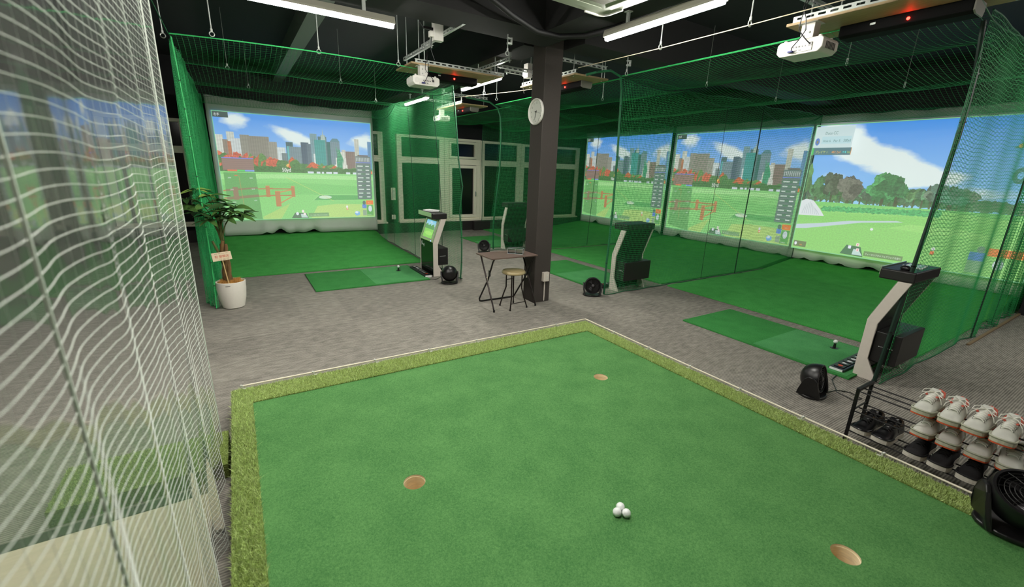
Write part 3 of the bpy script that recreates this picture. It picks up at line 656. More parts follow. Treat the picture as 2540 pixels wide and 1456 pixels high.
    for u, v, c in ((.312, .075, (236, 240, 255)), (.348, .1, (250, 240, 238)), (.353, .06, (250, 240, 238))): p.rect(u - .007, v - .012, u + .007, v + .012, c)
    for u, v in ((.348, .1), (.353, .06)): p.line(u - .004, v - .008, u + .004, v + .008, .006, (220, 60, 50)); p.line(u + .004, v - .008, u - .004, v + .008, .006, (220, 60, 50))
    p.rect(.385, .022, .56, .06, (112, 148, 92)); p.text(.392, .032, 'ティーエリアからフェアウェイを狙う', .03, (240, 246, 240), .16)
    p.rect(.66, .10, .675, .125, (232, 104, 66)); p.disc(.668, .14, .007, .012, (240, 240, 240))
    p.rect(.80, .10, .855, .155, (98, 138, 222)); p.rect(.80, .02, .86, .1, (150, 190, 150)); p.rect(.86, .14, .99, .19, (240, 128, 62)); p.disc(.905, .09, .018, .034, (224, 232, 238)); p.disc(.835, .175, .014, .022, (130, 150, 140))
    p.face([(.83, .80), (.87, .855), (.99, .855), (.99, .80)], (60, 120, 98)); p.text(.87, .83, '100.0yd', .03, (236, 180, 80), .07); p.text(.87, .805, '-0.25m', .025, (90, 240, 220), .06)
    p.disc(.85, .815, .006, .012, (240, 168, 90)); p.face([(.87, .93), (.89, .965), (.99, .965), (.99, .93)], (60, 120, 98)); p.text(.9, .938, '5I', .03, (236, 180, 80)); p.rect(.9, .56, .98, .79, (118, 196, 96), 'grass'); p.disc(.88, .64, .025, .05, (70, 124, 120)); p.disc(.88, .64, .01, .022, (120, 186, 236))
    for a in ((0, 0, 1, .006), (0, .994, 1, 1), (0, 0, .004, 1), (.996, 0, 1, 1)): p.rect(*a, (128, 200, 150))
    return p.mesh('course_picture')
M_FAB = mat('screen_fabric', (224, 226, 220), 0.8, noise=0.03, nscale=4)
def screen(label, loc, rz, W, ix0, iz0, pic, psx, psz, seed):
    t = thing('impact_screen', label, 'projection screen', loc, rz, 'impact screens')
    nu, nv = 66, 24; x = np.linspace(0, W, nu); r = np.random.default_rng(seed)
    z0 = 0.17 + 0 * x; d = 0 * x
    for _ in range(7):
        c = r.uniform(.2, W - .1); w = r.uniform(.05, .12); hgt = r.uniform(.025, .06); z0 = z0 + hgt * np.exp(-((x - c) / w) ** 2); d = d + r.choice((-1, 1)) * .05 * np.exp(-((x - c) / (w * 1.3)) ** 2)
    ztop = 3.02 - .03 * np.sin(x / W * pi) + .012 * np.sin(x * 9 + seed)
    V = []
    for j in range(nv + 1):
        q = j / nv; zz = z0 + (ztop - z0) * q
        yy = d * max(0, 1 - q * 5) ** 2 + .004 * np.sin(x * 5 + seed) * (1 - q) + (.012 * np.sin(x * 11 + seed) * max(0, q - .9) * 10)
        V.append(np.stack([x, np.clip(yy, -.05, .05) + .012, zz], 1))
    V = np.concatenate(V); idx = np.arange((nv + 1) * nu).reshape(nv + 1, nu)
    F = np.stack([idx[:-1, :-1], idx[:-1, 1:], idx[1:, 1:], idx[1:, :-1]], -1).reshape(-1, 4)
    o = part('fabric', np_mesh('fabric', V, F, [M_FAB], True), None, t)
    s = o.modifiers.new('solid', 'SOLIDIFY'); s.thickness = .003; s.offset = 1
    pm = link('projected_picture', pic, t, (ix0, -.004, iz0)); pm.scale = (psx, 1, psz)
    part('top_cord', MB().tube([(0, .01, 3.02), (W / 2, .01, 2.995), (W, .01, 3.02)], .006, 6), M_CORD, t)
    return t
PC, PG = city(), course()
screen('screen of the left bay showing a city skyline and a fence', (-.33, 11.3, 0), 0, 3.33, .085, .50, PC, 1.005, .99, 1)
screen('screen showing a golf course with trees at the front right bay', (10.0, 4.66, 0), -pi / 2, 3.42, .13, .40, PG, 1.0, 1.0, 2)
screen('screen showing the skyline behind net in the middle right bay', (10.06, 8.03, 0), -pi / 2, 3.36, .09, .385, PC, 1.03, 1.08, 3)
screen('farthest skyline screen, just right of the column', (10.0, 11.5, 0), -pi / 2, 3.42, .09, .40, PC, 1.05, 1.09, 4)

# ------------------------------------------------------------------ nets
def fold(u, amp, seed):
    r = np.random.default_rng(seed); o = 0 * u
    for _ in range(5): o = o + r.uniform(.3, 1) * np.sin(u * r.uniform(6, 46) + r.uniform(0, 6))
    return amp * o / 2
def side_net(label, group, axis, c, a0, a1, H, seed, front_top=0.0, amp=.03, gather=0.0, shift=None, cell=.030, r=.0017, seams=(), su=.07, cord=None, cordr=.013, cordm=None, rear_cord=True, nm=None):
    """vertical net. axis 'x': plane X=c running along Y from a0 to a1 ; axis 'y': plane Y=c running along X."""
    t = thing('net_curtain', label, 'net', (c if axis == 'x' else a0, a0 if axis == 'x' else c, 0), 0, group)
    Lg = a1 - a0
    def P(u, v):
        s = u * Lg; wob = fold(u * Lg / 5, amp, seed) * (.35 + .65 * (1 - v)) + (shift(u, v) if shift else 0) + gather * np.sin(u * Lg * 2 * np.pi / .19 + 1.5 * np.sin(v * 3)) * (.4 + .6 * (1 - v) ** .5)
        z = .015 + v * (H - .015) - .05 * np.sin(u * Lg * 3.0 + seed) * (v ** 4) * .4 + .006 * np.sin(u * 60 + seed)
        al = s + front_top * (1 - u) * (v ** 2) + .02 * np.sin(v * 7 + seed) * (1 - u)
        return np.stack([wob, al, z], -1) if axis == 'x' else np.stack([al, wob, z], -1)
    part('netting', net_mesh('netting', P, max(2, int(Lg / cell)), int(H / cell), int(Lg / su), 26, r, [nm or M_NET]), None, t)
    line = lambda u, n=22: [tuple(P(np.array(u), np.array(k / (n - 1)))) for k in range(n)]
    part('edge_cord', MB().tube(cord if cord else line(0), cordr, 8), cordm or M_CORD, t)
    if rear_cord: part('edge_cord', MB().tube(line(1), .007, 6), M_DCORD, t)
    for u, rr in seams: part('seam_cord', MB().tube(line(u), rr, 6), M_DCORD, t)
    hem = lambda v, n=60: [tuple(P(np.array(k / (n - 1)), np.array(v))) for k in range(n)]
    part('hem_rope', MB().tube(hem(0.0), .007, 6), M_CORD, t); part('top_rope', MB().tube(hem(1.0), .006, 6), M_CORD, t)
    ties = MB(); pts = cord if cord else line(0)
    for k in range(1, 9):
        p = Vector(pts[0]).lerp(Vector(pts[-1]), 0); i = int(k / 9 * (len(pts) - 1)); p = Vector(pts[i]); ties.tube([p - Vector((0, 0, .004)), p + Vector((0, 0, .004))], cordr * 1.25, 8)
    part('cable_tie', ties, M_BLACK, t)
    return t
G = 'net walls between the bays'
side_net('bright green gathered net closing the left side of the left bay', G, 'x', -.40, 6.15, 11.35, 3.0, 1, amp=.04, gather=.035, cell=.0165, r=.0018, su=.03, cordr=.007, cordm=M_ROPE, nm=mat('bright_green_net_cord', (62, 198, 118), .6, noise=.12, nscale=300))  # lit copy of the net cord: paler colour makes up for self-shading
side_net('green net wall with padded front edge on the right of the left bay', G, 'x', 3.0, 6.27, 11.5, 3.0, 2, amp=.03, front_top=.4, seams=((.16, .005), (.42, .005), (.7, .004)),
         cord=[(-.02, .02, .02), (-.01, .0, .3), (.02, .06, .7), (0, .1, 1.1), (.03, .06, 1.5), (0, .14, 1.9), (.0, .2, 2.3), (.02, .32, 2.7), (.03, .42, 3.0)], cordr=.012)
side_net('green net wall between front and middle right bays', G, 'y', 4.55, 4.54, 10.0, 3.0, 3, amp=.02, seams=((.43, .004), (.62, .010)),
         cord=[(0, 0, .02), (-.01, 0, .5), (.02, .01, 1.2), (0, 0, 2.0), (-.03, 0, 2.65), (-.07, -.03, 2.85), (-.16, -.08, 2.98), (-.32, -.06, 3.03), (-.5, 0, 3.0), (-.62, .06, 2.96)], cordr=.015)
side_net('green net wall between middle and far right bays, left of column', G, 'y', 8.0, 4.7, 10.0, 3.0, 4, amp=.02, shift=lambda u, v: .45 * (1 - u) ** 2 * (1 - v), seams=((.5, .005),),
         cord=[(.15, .5, .02), (.08, .4, .6), (.06, .25, 1.2), (.05, .12, 1.8), (0, .02, 2.5), (-.04, 0, 2.8), (-.12, -.03, 2.94), (-.3, -.02, 3.03), (-.55, .05, 3.06), (-.75, .1, 3.08)], cordr=.017)
side_net('green net wall with dark padded post nearest the shoe rack', G, 'y', 1.2, 4.82, 9.9, 3.0, 5, amp=.035, cell=.033, r=.0018, seams=((.50, .008), (.72, .005)), shift=lambda u, v: .05 * np.clip((u - .5) * 8, 0, 1) * np.sin((u - .5) * 5.1 * 2 * np.pi / .16) * (1 - .5 * v), su=.025,
         cord=[(-.02, .06, .02), (.0, .05, .5), (.05, .04, 1.1), (.09, .03, 1.7), (.11, .02, 2.26), (.07, .02, 2.6), (-.02, .04, 2.95)], cordr=.017, cordm=mat('dark_padded_cord', (14, 44, 32), .5, noise=.15, nscale=90))
side_net('green net along the windows at the far end of the far right bay', G, 'y', 11.53, 6.15, 10.0, 3.0, 6, amp=.02, cordr=.009)

def top_net(label, loc, rz, W, ys, sags, seed, cell=.05, dip=.0):
    """roof net: local x across the bay, local y from the front edge (0) to the screen; hangs between wires at ys."""
    t = thing('net_roof', label, 'net', loc, rz, 'net roofs of the bays'); D = ys[-1]
    def P(u, v):
        y = v * D; z = 0 * u + 0 * v
        for a, b, s in zip(ys[:-1], ys[1:], sags):
            m = (y >= a) & (y <= b); k = np.clip((y - a) / (b - a), 0, 1); z = z - np.where(m, s * 4 * k * (1 - k), 0)
        z = z - .03 * np.sin(u * pi) * (1 - np.abs(2 * v - 1)) + .008 * np.sin(u * 21 + seed) * np.sin(v * 30)
        x = u * W + .01 * np.sin(v * 17 + seed)
        yy = y + dip * 4 * u * (1 - u) * (1 - v) ** 2
        return np.stack([x, yy, z], -1)
    part('netting', net_mesh('netting', P, int(W / cell), int(D / cell), 40, 80, (.0016, .0007), [M_NET]), None, t)
    n = 40
    for v in [q / D for q in ys]:
        part('support_wire', MB().tube([tuple(P(np.array(k / n), np.array(min(v, 1.0)))) for k in range(n + 1)], (.007 if 'left' in label else .009) if v == 0 else .004, 6), M_ROPE if v == 0 else M_CORD, t)
    for u in (0, 1): part('side_rope', MB().tube([tuple(P(np.array(u * 1.0), np.array(k / n))) for k in range(n + 1)], .005, 6), M_CORD, t)
    return t
top_net('net roof over the left bay', (-.4, 6.1, 3.0), 0, 3.4, [0, 1.65, 3.35, 5.2], [.10, .12, .22], 1, dip=-.22)
top_net('net roof over the front right bay', (4.45, 4.55, 3.0), -pi / 2, 3.35, [0, 1.3, 3.15, 5.5], [.05, .14, .24], 2)
top_net('net roof over the middle right bay', (4.55, 8.0, 3.0), -pi / 2, 3.45, [0, 1.3, 3.15, 5.45], [.08, .14, .24], 3)
top_net('net roof over the far right bay', (4.9, 11.53, 3.0), -pi / 2, 3.53, [0, 1.2, 3.0, 5.1], [.08, .14, .24], 4)

# ------------------------------------------------------------------ ceiling lights
def batten(loc, rz, label):
    t = thing('batten_light', label, 'light', loc, rz, 'LED batten lights')
    part('housing', MB().prism([(-.03, .095), (-.044, .05), (-.044, .032), (.044, .032), (.044, .05), (.03, .095)], lambda a, b, h: (h, a, b), -.62, .62), mat('batten_housing', (150, 148, 134), .5), t, .003)
    part('diffuser', MB().prism([(-.024, .0325), (-.024, .012), (-.014, .004), (.014, .004), (.024, .012), (.024, .0325)], lambda a, b, h: (h, a, b), -.612, .612), M_LIGHT, t)
    for x in (-.35, .35): part('bracket', MB().box((x, 0, .145), (.03, .02, .11)).box((x, 0, .19), (.06, .05, .008)), M_STEEL, t)
    return t
L0 = batten((.81, 4.46, 3.0), radians(-7) * 0, 'long LED batten light below the beam, at the top left')
for x, y, rz, lab in ((3.21, 2.9, pi / 2, 'long LED batten light along the beam, right of the air conditioner'), (3.26, 8.95, pi / 2, 'small looking LED batten seen through the left bay net, below the projector'),
    (3.38, 6.45, pi / 2, 'LED batten glowing behind the right end of the hanging board'), 
    (.81, 1.4, 0, 'LED batten over the left half of the putting green'), (7.0, -.6, 0, 'LED batten over the aisle right of the shoe rack'), (-1.3, 2.6, pi / 2, 'LED batten over the entrance floor')):  # these three battens hang out of view, added as extra light
    dup(L0, (x, y, 3.0), rz, lab)

# ceiling cassette air conditioner
ac = thing('air_conditioner', 'pale square cassette air conditioner under the ceiling', 'air conditioner', (2.42, 2.72, 3.08), radians(2))
def rrect(w, r, n=5):
    o = []
    for cx, cy, a0 in ((w - r, w - r, 0), (-w + r, w - r, pi / 2), (-w + r, -w + r, pi), (w - r, -w + r, 1.5 * pi)):
        for i in range(n + 1): o.append((cx + r * cos(a0 + pi / 2 * i / n), cy + r * sin(a0 + pi / 2 * i / n)))
    return o
M_AC = mat('ac_cream', (168, 174, 156), 0.5, noise=0.02)
part('panel', MB().prism(rrect(.475, .07), lambda a, b, h: (a, b, h), 0, .035), M_AC, ac, .006)
part('corner_cap', MB().prism([(.475, .25), (.475, .405), (.455, .455), (.405, .475), (.25, .475), (.25, .46), (.4, .46), (.445, .44), (.46, .4), (.46, .25)], lambda a, b, h: (a, b, h), -.012, .03), M_WHITE, ac)
part('body', MB().span((-.42, -.42, .036), (.42, .42, .3)), M_STEEL, ac)
part('grille', MB().prism(rrect(.27, .03), lambda a, b, h: (a, b, h), -.006, .0), mat('ac_grille', (120, 116, 100), .6, noise=.2, nscale=120), ac)
for i in range(4):
    R = Matrix.Rotation(i * pi / 2, 3, 'Z'); part('louver', MB().box(R @ Vector((0, .365, -.004)), (.62, .07, .006) if i % 2 == 0 else (.07, .62, .006)), mat('ac_louver', (168, 176, 156), .5), ac, .002)
for x, y in ((.4, .4), (-.4, .4), (.4, -.4), (-.4, -.4)): part('hanger_rod', MB().tube([(x, y, .04), (x, y, .67)], .006, 6), M_STEEL, ac)

# ------------------------------------------------------------------ hanging boards, sensors, projectors
def slot_rail(mb, p, L, along, face, h=.04, d=.03, n=None):
    """C channel with real slots in its web; p start, along/face unit vectors."""
    a = Vector(along); f = Vector(face); p = Vector(p); z = Vector((0, 0, 1)); R = Matrix((a, f, z)).transposed()
    n = n or max(3, int(L / .085)); c = p + a * L / 2
    mb.box(c + f * .0015 + z * (h / 2 - .006), (L, .003, .012), 0, R); mb.box(c + f * .0015 - z * (h / 2 - .006), (L, .003, .012), 0, R)
    for s in (1, -1): mb.box(c - f * (d / 2 - .0015) + z * s * (h / 2), (L, d, .003), 0, R)
    st = L / n
    for i in range(n + 1): mb.box(p + a * min(max(i * st, st * .18), L - st * .18) + f * .0015, (st * .36, .003, h - .024), 0, R)
    return mb
def board(loc, rz, label, cut=1.3):
    t = thing('hanging_board', label, 'ceiling board', loc, rz, 'plywood boards hung over the tees')
    part('board', MB().span((0, 0, 0), (cut, .60, .022)), [M_WOOD], t, .002)
    part('slotted_rail', slot_rail(MB(), (.05, -.001, .04), cut - .02, (1, 0, 0), (0, -1, 0)), M_STEEL, t)
    part('slotted_rail', slot_rail(MB(), (.12, -.36, .17), 1.0, (0, 1, 0), (-1, 0, 0)), M_STEEL, t)
    part('slotted_rail', slot_rail(MB(), (cut - .1, -.36, .17), 1.0, (0, 1, 0), (-1, 0, 0)), M_STEEL, t)
    for x, y in ((.135, .09), (.135, .55), (cut - .085, .05), (cut - .085, .55)):
        part('threaded_rod', MB().tube([(x, y, -.01), (x, y, .76)], .006, 6), M_STEEL, t)
    part('clamp', MB().box((.135, -.33, .215), (.03, .03, .06)).box((.135, -.33, .16), (.014, .014, .07)), M_STEEL, t)
    part('clamp', MB().box((cut - .085, -.33, .215), (.03, .03, .06)).box((cut - .085, -.33, .16), (.014, .014, .07)), M_STEEL, t)
    return t
def sensor(loc, rz, label):
    t = thing('sensor_bar', label, 'sensor', loc, rz, 'overhead sensor bars')
    part('housing', MB().prism([(.31, 0), (.31, -.075), (.35, -.09), (.49, -.09), (.51, -.05), (.51, 0)], lambda a, b, h: (h, a, b), .27, 1.07), mat('sensor_black', (12, 12, 12), .8, spec=.15, noise=.1), t, .006)
    part('end_cap', MB().prism([(.31, 0), (.31, -.075), (.35, -.09), (.49, -.09), (.51, -.05), (.51, 0)], lambda a, b, h: (h, a, b), 1.07, 1.08), mat('sensor_cap', (120, 118, 110), .5), t)
    part('lamp', MB().sphere((.72, .31, -.045), .011, 12), M_RED, t, label='small glowing red lamp')
    part('label_plate', MB().box((.50, .308, -.03), (.035, .004, .014)), M_STEEL, t)
    return t
def projector(loc, rz, label, cable=True):
    t = thing('projector', label, 'projector', loc, rz, 'ceiling projectors')
    W, D, H = .35, .25, .11
    prof = [(-W / 2 + .03, 0), (W / 2 - .03, 0), (W / 2, .03), (W / 2, H - .02), (W / 2 - .02, H), (-W / 2 + .02, H), (-W / 2, H - .02), (-W / 2, .03)]
    part('housing', MB().prism(prof, lambda a, b, h: (a, h, b), -D / 2, D / 2), M_WHITE, t, .008, seg=3)
    pl = MB().box((.0, -D / 2 - .003, .045), (.2, .006, .06))
    z = part('port_panel', pl, mat('port_grey', (206, 204, 196), .5), t, .002)
    po = MB()
    for i in range(5): po.lathe([(.006, 0), (.006, .004)], 8, 0, Matrix.Translation((-.04 + i * .022, -D / 2 - .006, .055)) @ Matrix.Rotation(pi / 2, 4, 'X'))
    for i in range(3): po.box((-.05 + i * .03, -D / 2 - .007, .028), (.018, .004, .008))
    po.box((.085, -D / 2 - .007, .06), (.026, .004, .024)); part('port', po, M_BLACK, z)
    part('plug', MB().box((-.05, -D / 2 - .02, .024), (.036, .03, .014)), mat('plug_blue', (40, 44, 110), .5), t, .003)
    part('speaker_grille', MB().lathe([(.03, 0), (.03, .003)], 20, 0, Matrix.Translation((-.125, -D / 2 - .001, .055)) @ Matrix.Rotation(pi / 2, 4, 'X')), mat('port_grey', (206, 204, 196)), t)
    v = MB()
    for i in range(7): v.box((W / 2 + .001, -.07 + i * .022, .05), (.003, .012, .05))
    part('vent', v, mat('vent_dark', (70, 70, 66), .6), t)
    part('lens', MB().lathe([(.045, 0), (.045, .02), (.036, .024), (.03, .014)], 20, 0, Matrix.Translation((-.08, D / 2 - .004, .045)) @ Matrix.Rotation(-pi / 2, 4, 'X')), M_BLACK, t)
    for x, y in ((-.13, -.09), (.13, -.09), (.13, .08), (-.13, .08)): part('foot', MB().lathe([(.014, H), (.014, H + .012), (.008, H + .016)], 10, 0, Matrix.Translation((x, y, 0))), M_WHITE, t)
    m = part('mount', MB().box((0, 0, H + .065), (.10, .09, .13)).box((0, 0, H + .012), (.2, .03, .008)).box((0, 0, H + .012), (.03, .16, .008)).box((0, 0, H + .131), (.15, .13, .006)), M_WHITE, t, .004)
    part('screw', MB().sphere((-.02, -.047, H + .09), .008, 8).sphere((.02, -.047, H + .06), .008, 8).sphere((-.02, -.047, H + .04), .007, 8), M_STEEL, m)
    if cable:
        part('cable', MB().tube([(-.05, -.14, .024), (-.03, -.17, .05), (.0, -.15, .10), (.03, -.13, .17), (.02, -.14, .25), (-.01, -.15, .33), (.0, -.13, .42)], .004, 6).tube([(.085, -.13, .06), (.07, -.16, .08), (.03, -.15, .12), (-.02, -.14, .18), (-.015, -.14, .26), (.01, -.15, .34), (.02, -.13, .42)], .004, 6), M_BLACK, t)
    return t
UNITS = [((2.02, 5.68, 3.0), 0, 'the left bay'), ((4.06, 2.27, 3.0), -pi / 2, 'the front right bay'), ((3.92, 6.14, 3.0), -pi / 2, 'the middle right bay'), ((4.0, 9.72, 3.0), -pi / 2, 'the far right bay')]
b0 = s0 = p0 = None
for loc, rz, nm in UNITS:
    lb, ls, lp = 'plywood board with slotted steel rails hung over ' + nm, 'black sensor bar with red lamp under the board of ' + nm, 'white projector hung under the board of ' + nm
    off = Matrix.Rotation(rz, 3, 'Z') @ Vector((.17 if 'middle' not in nm else .62, .06, 0)); pz = loc[2] - .11 - .134
    if b0 is None:
        b0 = board(loc, rz, lb); s0 = sensor(loc, rz, ls); p0 = projector((loc[0] + off.x, loc[1] + off.y, pz), rz, lp)
    else:
        dup(b0, loc, rz, lb); dup(s0, loc, rz, ls); dup(p0, (loc[0] + off.x, loc[1] + off.y, pz), rz, lp)
pbx = thing('power_box', 'white power supply box on the steel rail above the left projector', 'power box', (2.13, 5.1, 3.14))
part('case', MB().span((-.055, -.04, 0), (.055, .04, .19)), M_WHITE, pbx, .004)
part('socket', MB().span((-.10, -.03, .03), (-.056, .03, .09)), M_WHITE, pbx, .003)
part('plug', MB().span((-.17, -.015, .10), (-.056, .015, .125)), M_BLACK, pbx, .003)
part('cable', MB().tube([(-.17, 0, .11), (-.21, 0, .16), (-.19, 0, .25), (-.1, 0, .3), (0, 0, .61)], .004, 6).tube([(-.08, -.01, .03), (-.09, -.02, -.1), (-.05, -.02, -.2)], .004, 6), M_BLACK, pbx)
part('rail', slot_rail(MB(), (.05, -.55, .08), 1.2, (0, 1, 0), (-1, 0, 0)), M_STEEL, pbx)
part('rod', MB().tube([(.05, -.5, .05), (.05, -.5, .61)], .006, 6), M_STEEL, pbx); part('rod', MB().tube([(.05, .55, -.1), (.05, .55, .61)], .006, 6), M_STEEL, pbx)

dup(pbx, (3.84, 5.82, 3.08), -pi / 2, 'white power supply box on a steel rail, just left of the column top')

# hanger rods with eye rings
def hanger(x, y, z, top, label, clamp=False):
    t = thing('hanger_rod', label, 'hanger', (x, y, z), 0, 'hanger rods with eye rings')
    ins = 'roof' in label and 'corner' not in label
    part('rod', MB().tube([(0, 0, .045), (0, 0, top - z)], .0035 if ins else .006, 8), M_RODIN if ins else M_STEEL, t)
    part('eye_ring', MB().tube([(.022 * cos(a), 0, .022 * sin(a) + .02) for a in [2 * pi * i / 14 for i in range(14)]], .005, 6, closed=True), M_STEEL, t)
    part('nut', MB().lathe([(.011, .042), (.011, .07)], 6), M_STEEL, t)
    if clamp: part('clamp', MB().box((.02, 0, .12), (.05, .03, .02)).box((.02, 0, .17), (.05, .03, .012)).box((.045, 0, .145), (.012, .03, .07)), M_STEEL, t)
    return t
HR = [(-.02, 5.88, 'first hanger rod on the front edge of the left bay net'), (1.0, 5.9, 'second hanger rod on the front edge of the left bay net, below the duct'), (1.93, 5.9, 'third hanger rod on the left bay net, beside the left projector board'),
      (.1, 7.76, 'hanger rod in the middle of the left bay net roof, left of the duct'), (1.6, 7.76, 'hanger rod in the middle of the left bay net roof, right of the duct'), (.4, 9.45, 'rear hanger rod of the left bay net roof, at the left'), (2.6, 9.45, 'rear hanger rod of the left bay net roof, at the right'),
      (3.78, 3.34, 'hanger rod with eye ring below the middle of the right batten light'), (3.78, 2.42, 'hanger rod with large eye ring right of the batten light'), (4.42, 4.41, 'clamped hanger rod at the corner of the front right net roof'),
      (5.78, 4.2, 'hanger rod over the front right net roof, first along the net wall'), (7.6, 4.2, 'hanger rod over the front right net roof, second along the net wall'), (5.78, 2.5, 'hanger rod under the right projector, over the front right net roof'), (7.6, 2.55, 'hanger rod far inside the front right net roof'),
      (5.6, 6.1, 'hanger rod with ring just right of the column'), (3.75, 7.0, 'hanger rod with eye ring left of the clock'), (4.25, 7.45, 'hanger rod with ring behind the batten, left of the column'), (2.72, 4.55, 'short clamp with ring under the beam left of the column'), (-.46, 6.3, 'short hanger rod at the left corner of the left bay net')]
for x, y, lab in HR: hanger(x, y, 2.99, 3.2 if 4.2 < y < 4.72 else 3.75, lab, 'clamp' in lab)
w1 = thing('tension_wire', 'pale steel wire strung along the ceiling above the right bay', 'wire', (3.78, 4.6, 3.0))
part('wire', MB().tube([(0, 0, .02), (0, -1.26, .0), (0, -2.18, 0), (.02, -4.6, .02)], .004, 6), mat('pale_wire', (210, 196, 172), .5), w1)
w2 = thing('tension_wire', 'pale steel wire strung left of the column behind the batten', 'wire', (3.45, 7.8, 2.98))
part('wire', MB().tube([(0, 0, 0), (.5, -1.4, 0), (.9, -2.6, .02)], .004, 6), MATS['pale_wire'], w2)
w3 = thing('tie_cord', 'green cord tied from the left bay net corner to the ceiling', 'cord', (-.4, 6.15, 3.0))
part('cord', MB().tube([(0, 0, 0), (-.06, -.5, .18), (-.14, -1.25, .5), (-.2, -1.4, .75)], .005, 6), M_CORD, w3)
hose = thing('ceiling_hose', 'thick black hose sagging under the beam crossing above the column', 'hose', (2.9, 4.0, 3.2))
part('hose', MB().tube([(-1.1, -.1, .12), (-.75, -.05, .08), (-.45, .02, .0), (-.1, .12, -.05), (.2, .12, -.05), (.42, -.05, -.04), (.5, -.4, -.03), (.56, -.9, .02), (.6, -1.4, .1)], .028, 10), mat('black_hose', (18, 18, 19), .6, noise=.2, nscale=60), hose)

# ------------------------------------------------------------------ clock and outlet box on the column
ck = thing('wall_clock', 'round white clock on the left side of the column', 'clock', (3.338, 4.815, 2.49), -pi / 2)
RX = Matrix.Rotation(pi / 2, 4, 'X')
part('frame', MB().lathe([(.135, 0), (.155, .005), (.158, .025), (.15, .036), (.138, .03), (.132, .016), (.132, .008)], 48, 0, RX), M_WHITE, ck)
part('dial', MB().lathe([(.134, .004), (.134, .012)], 40, 0, RX), mat('dial', (224, 226, 216), .5), ck)
nm_ = MB()
for h in range(1, 13):
    a = pi / 2 - h * pi / 6; V, F = text_mesh(str(h), .034); w = max(x for x, _ in V)
    nm_.add([(.108 * cos(a) + x - w / 2, -.0128, .108 * sin(a) + y - .012) for x, y in V], F)
part('numeral', nm_, mat('numeral_grey', (120, 122, 112), .6), ck)
def hand(ang, l, w, z, tail=.02):
    a = pi / 2 - ang; R = Matrix.Rotation(-a, 3, 'Y'); return MB().box(R @ Vector(((l - tail) / 2, -z, 0)), (l + tail, .0015, w), 0, R)
part('hour_hand', hand(radians(196), .07, .008, .015), M_BLACK, ck); part('minute_hand', hand(radians(196 + 0), .1, .005, .0175), M_STEEL, ck); part('second_hand', hand(radians(104), .1, .002, .02, .04), M_BLACK, ck)
part('hub', MB().lathe([(.008, .012), (.008, .023)], 12, 0, RX), M_BLACK, ck)
ob = thing('outlet_box', 'cream outlet box with conduit on the front of the column', 'outlet', (3.492, 4.688, 0))
part('box', MB().span((-.035, -.05, .305), (.06, 0, .435)), M_PANEL, ob, .004)
for z in (.35, .39): part('socket', MB().box((.02, -.051, z), (.03, .004, .022)), M_WHITE, ob)
part('conduit', MB().tube([(.012, -.012, .02), (.012, -.012, .305)], .009, 8), M_PANEL, ob)
for i, (x, z, lab) in enumerate(((3.6, 1.04, 'white switch box on the wall beside the left bay window'), )):
    q = thing('switch_box', lab, 'switch', (x, 11.855, z)); part('box', MB().span((-.06, -.05, -.16), (.06, 0, .16)), M_FRAME, q, .004); part('switch', MB().span((-.03, -.056, -.1), (.03, -.05, .1)), M_WHITE, q)
q = thing('wall_outlet', 'small white outlet low on the wall beside the left bay window', 'outlet', (3.59, 11.855, .42)); part('plate', MB().span((-.05, -.03, -.06), (.05, 0, .06)), M_FRAME, q, .003); part('socket', MB().span((-.02, -.034, -.03), (.02, -.03, .03)), M_WHITE, q)

# ------------------------------------------------------------------ folding table, stool, acrylic box
M_TOP = mat('dark_walnut_top', (104, 86, 78), 0.3, noise=0.12, nscale=8, stretch=(1, 12, 1))
M_TUBE = mat('bronze_tube', (44, 36, 34), 0.3, metal=.5, noise=.05)
tbl = thing('folding_table', 'small folding table with dark wood top in front of the column', 'table', (2.96, 4.8, 0))
part('tabletop', MB().span((-.355, -.2, .685), (.355, .22, .703)), M_TOP, tbl, .004)
for x in (-.315, .335): part('leg', MB().tube([(x, -.22, .008), (x, -.2, .06), (x, .02, .44), (x, .16, .68)], .011, 8), M_TUBE, tbl)
part('leg_frame', MB().tube([(-.3, -.17, .68), (-.295, -.13, .64), (-.29, .0, .38), (-.285, .24, .06), (-.27, .26, .02), (-.24, .262, .012), (.26, .262, .012), (.29, .26, .02), (.3, .24, .06), (.31, .0, .38), (.315, -.13, .64), (.32, -.17, .68)], .011, 8), M_BLACKM, tbl)
for x in (-.302, .322): part('hinge', MB().box((x, -.06, .48), (.02, .03, .08)), M_BLACK, tbl, .004)
for x in (-.302, .322): part('pivot', MB().box((x - .004, .0, .385), (.018, .022, .07)), mat('pale_pivot', (214, 206, 186), .5), tbl, .003)
for x in (-.315, .335): part('foot', MB().lathe([(.013, 0), (.013, .03)], 10, 0, Matrix.Translation((x, -.22, 0))), M_BLACK, tbl)
stool = thing('folding_stool', 'round folding stool with shiny khaki seat by the table', 'stool', (2.99, 4.68, 0), .1)
part('seat', MB().lathe([(.10, .462), (.148, .464), (.158, .475), (.158, .488), (.148, .502), (.12, .508), (.0005, .511)], 32), mat('khaki_vinyl', (168, 152, 112), .3, noise=.06, nscale=20, coat=.3), stool)
for sx in (-1, 1):
    for sy in (-1, 1):
        part('leg', MB().tube([(sx * .085 if sy < 0 else sx * .062, sy * .075, .46), (sx * .085 if sy < 0 else sx * .062, sy * .075, .27), (sx * (.1 if sy < 0 else .085), sy * .1, .17), (sx * (.14 if sy < 0 else .115), sy * .13, .012)], .009, 8), M_TUBE, stool)
        part('foot', MB().lathe([(.012, 0), (.012, .025)], 10, 0, Matrix.Translation((sx * (.14 if sy < 0 else .115), sy * .13, 0))), M_BLACK, stool)
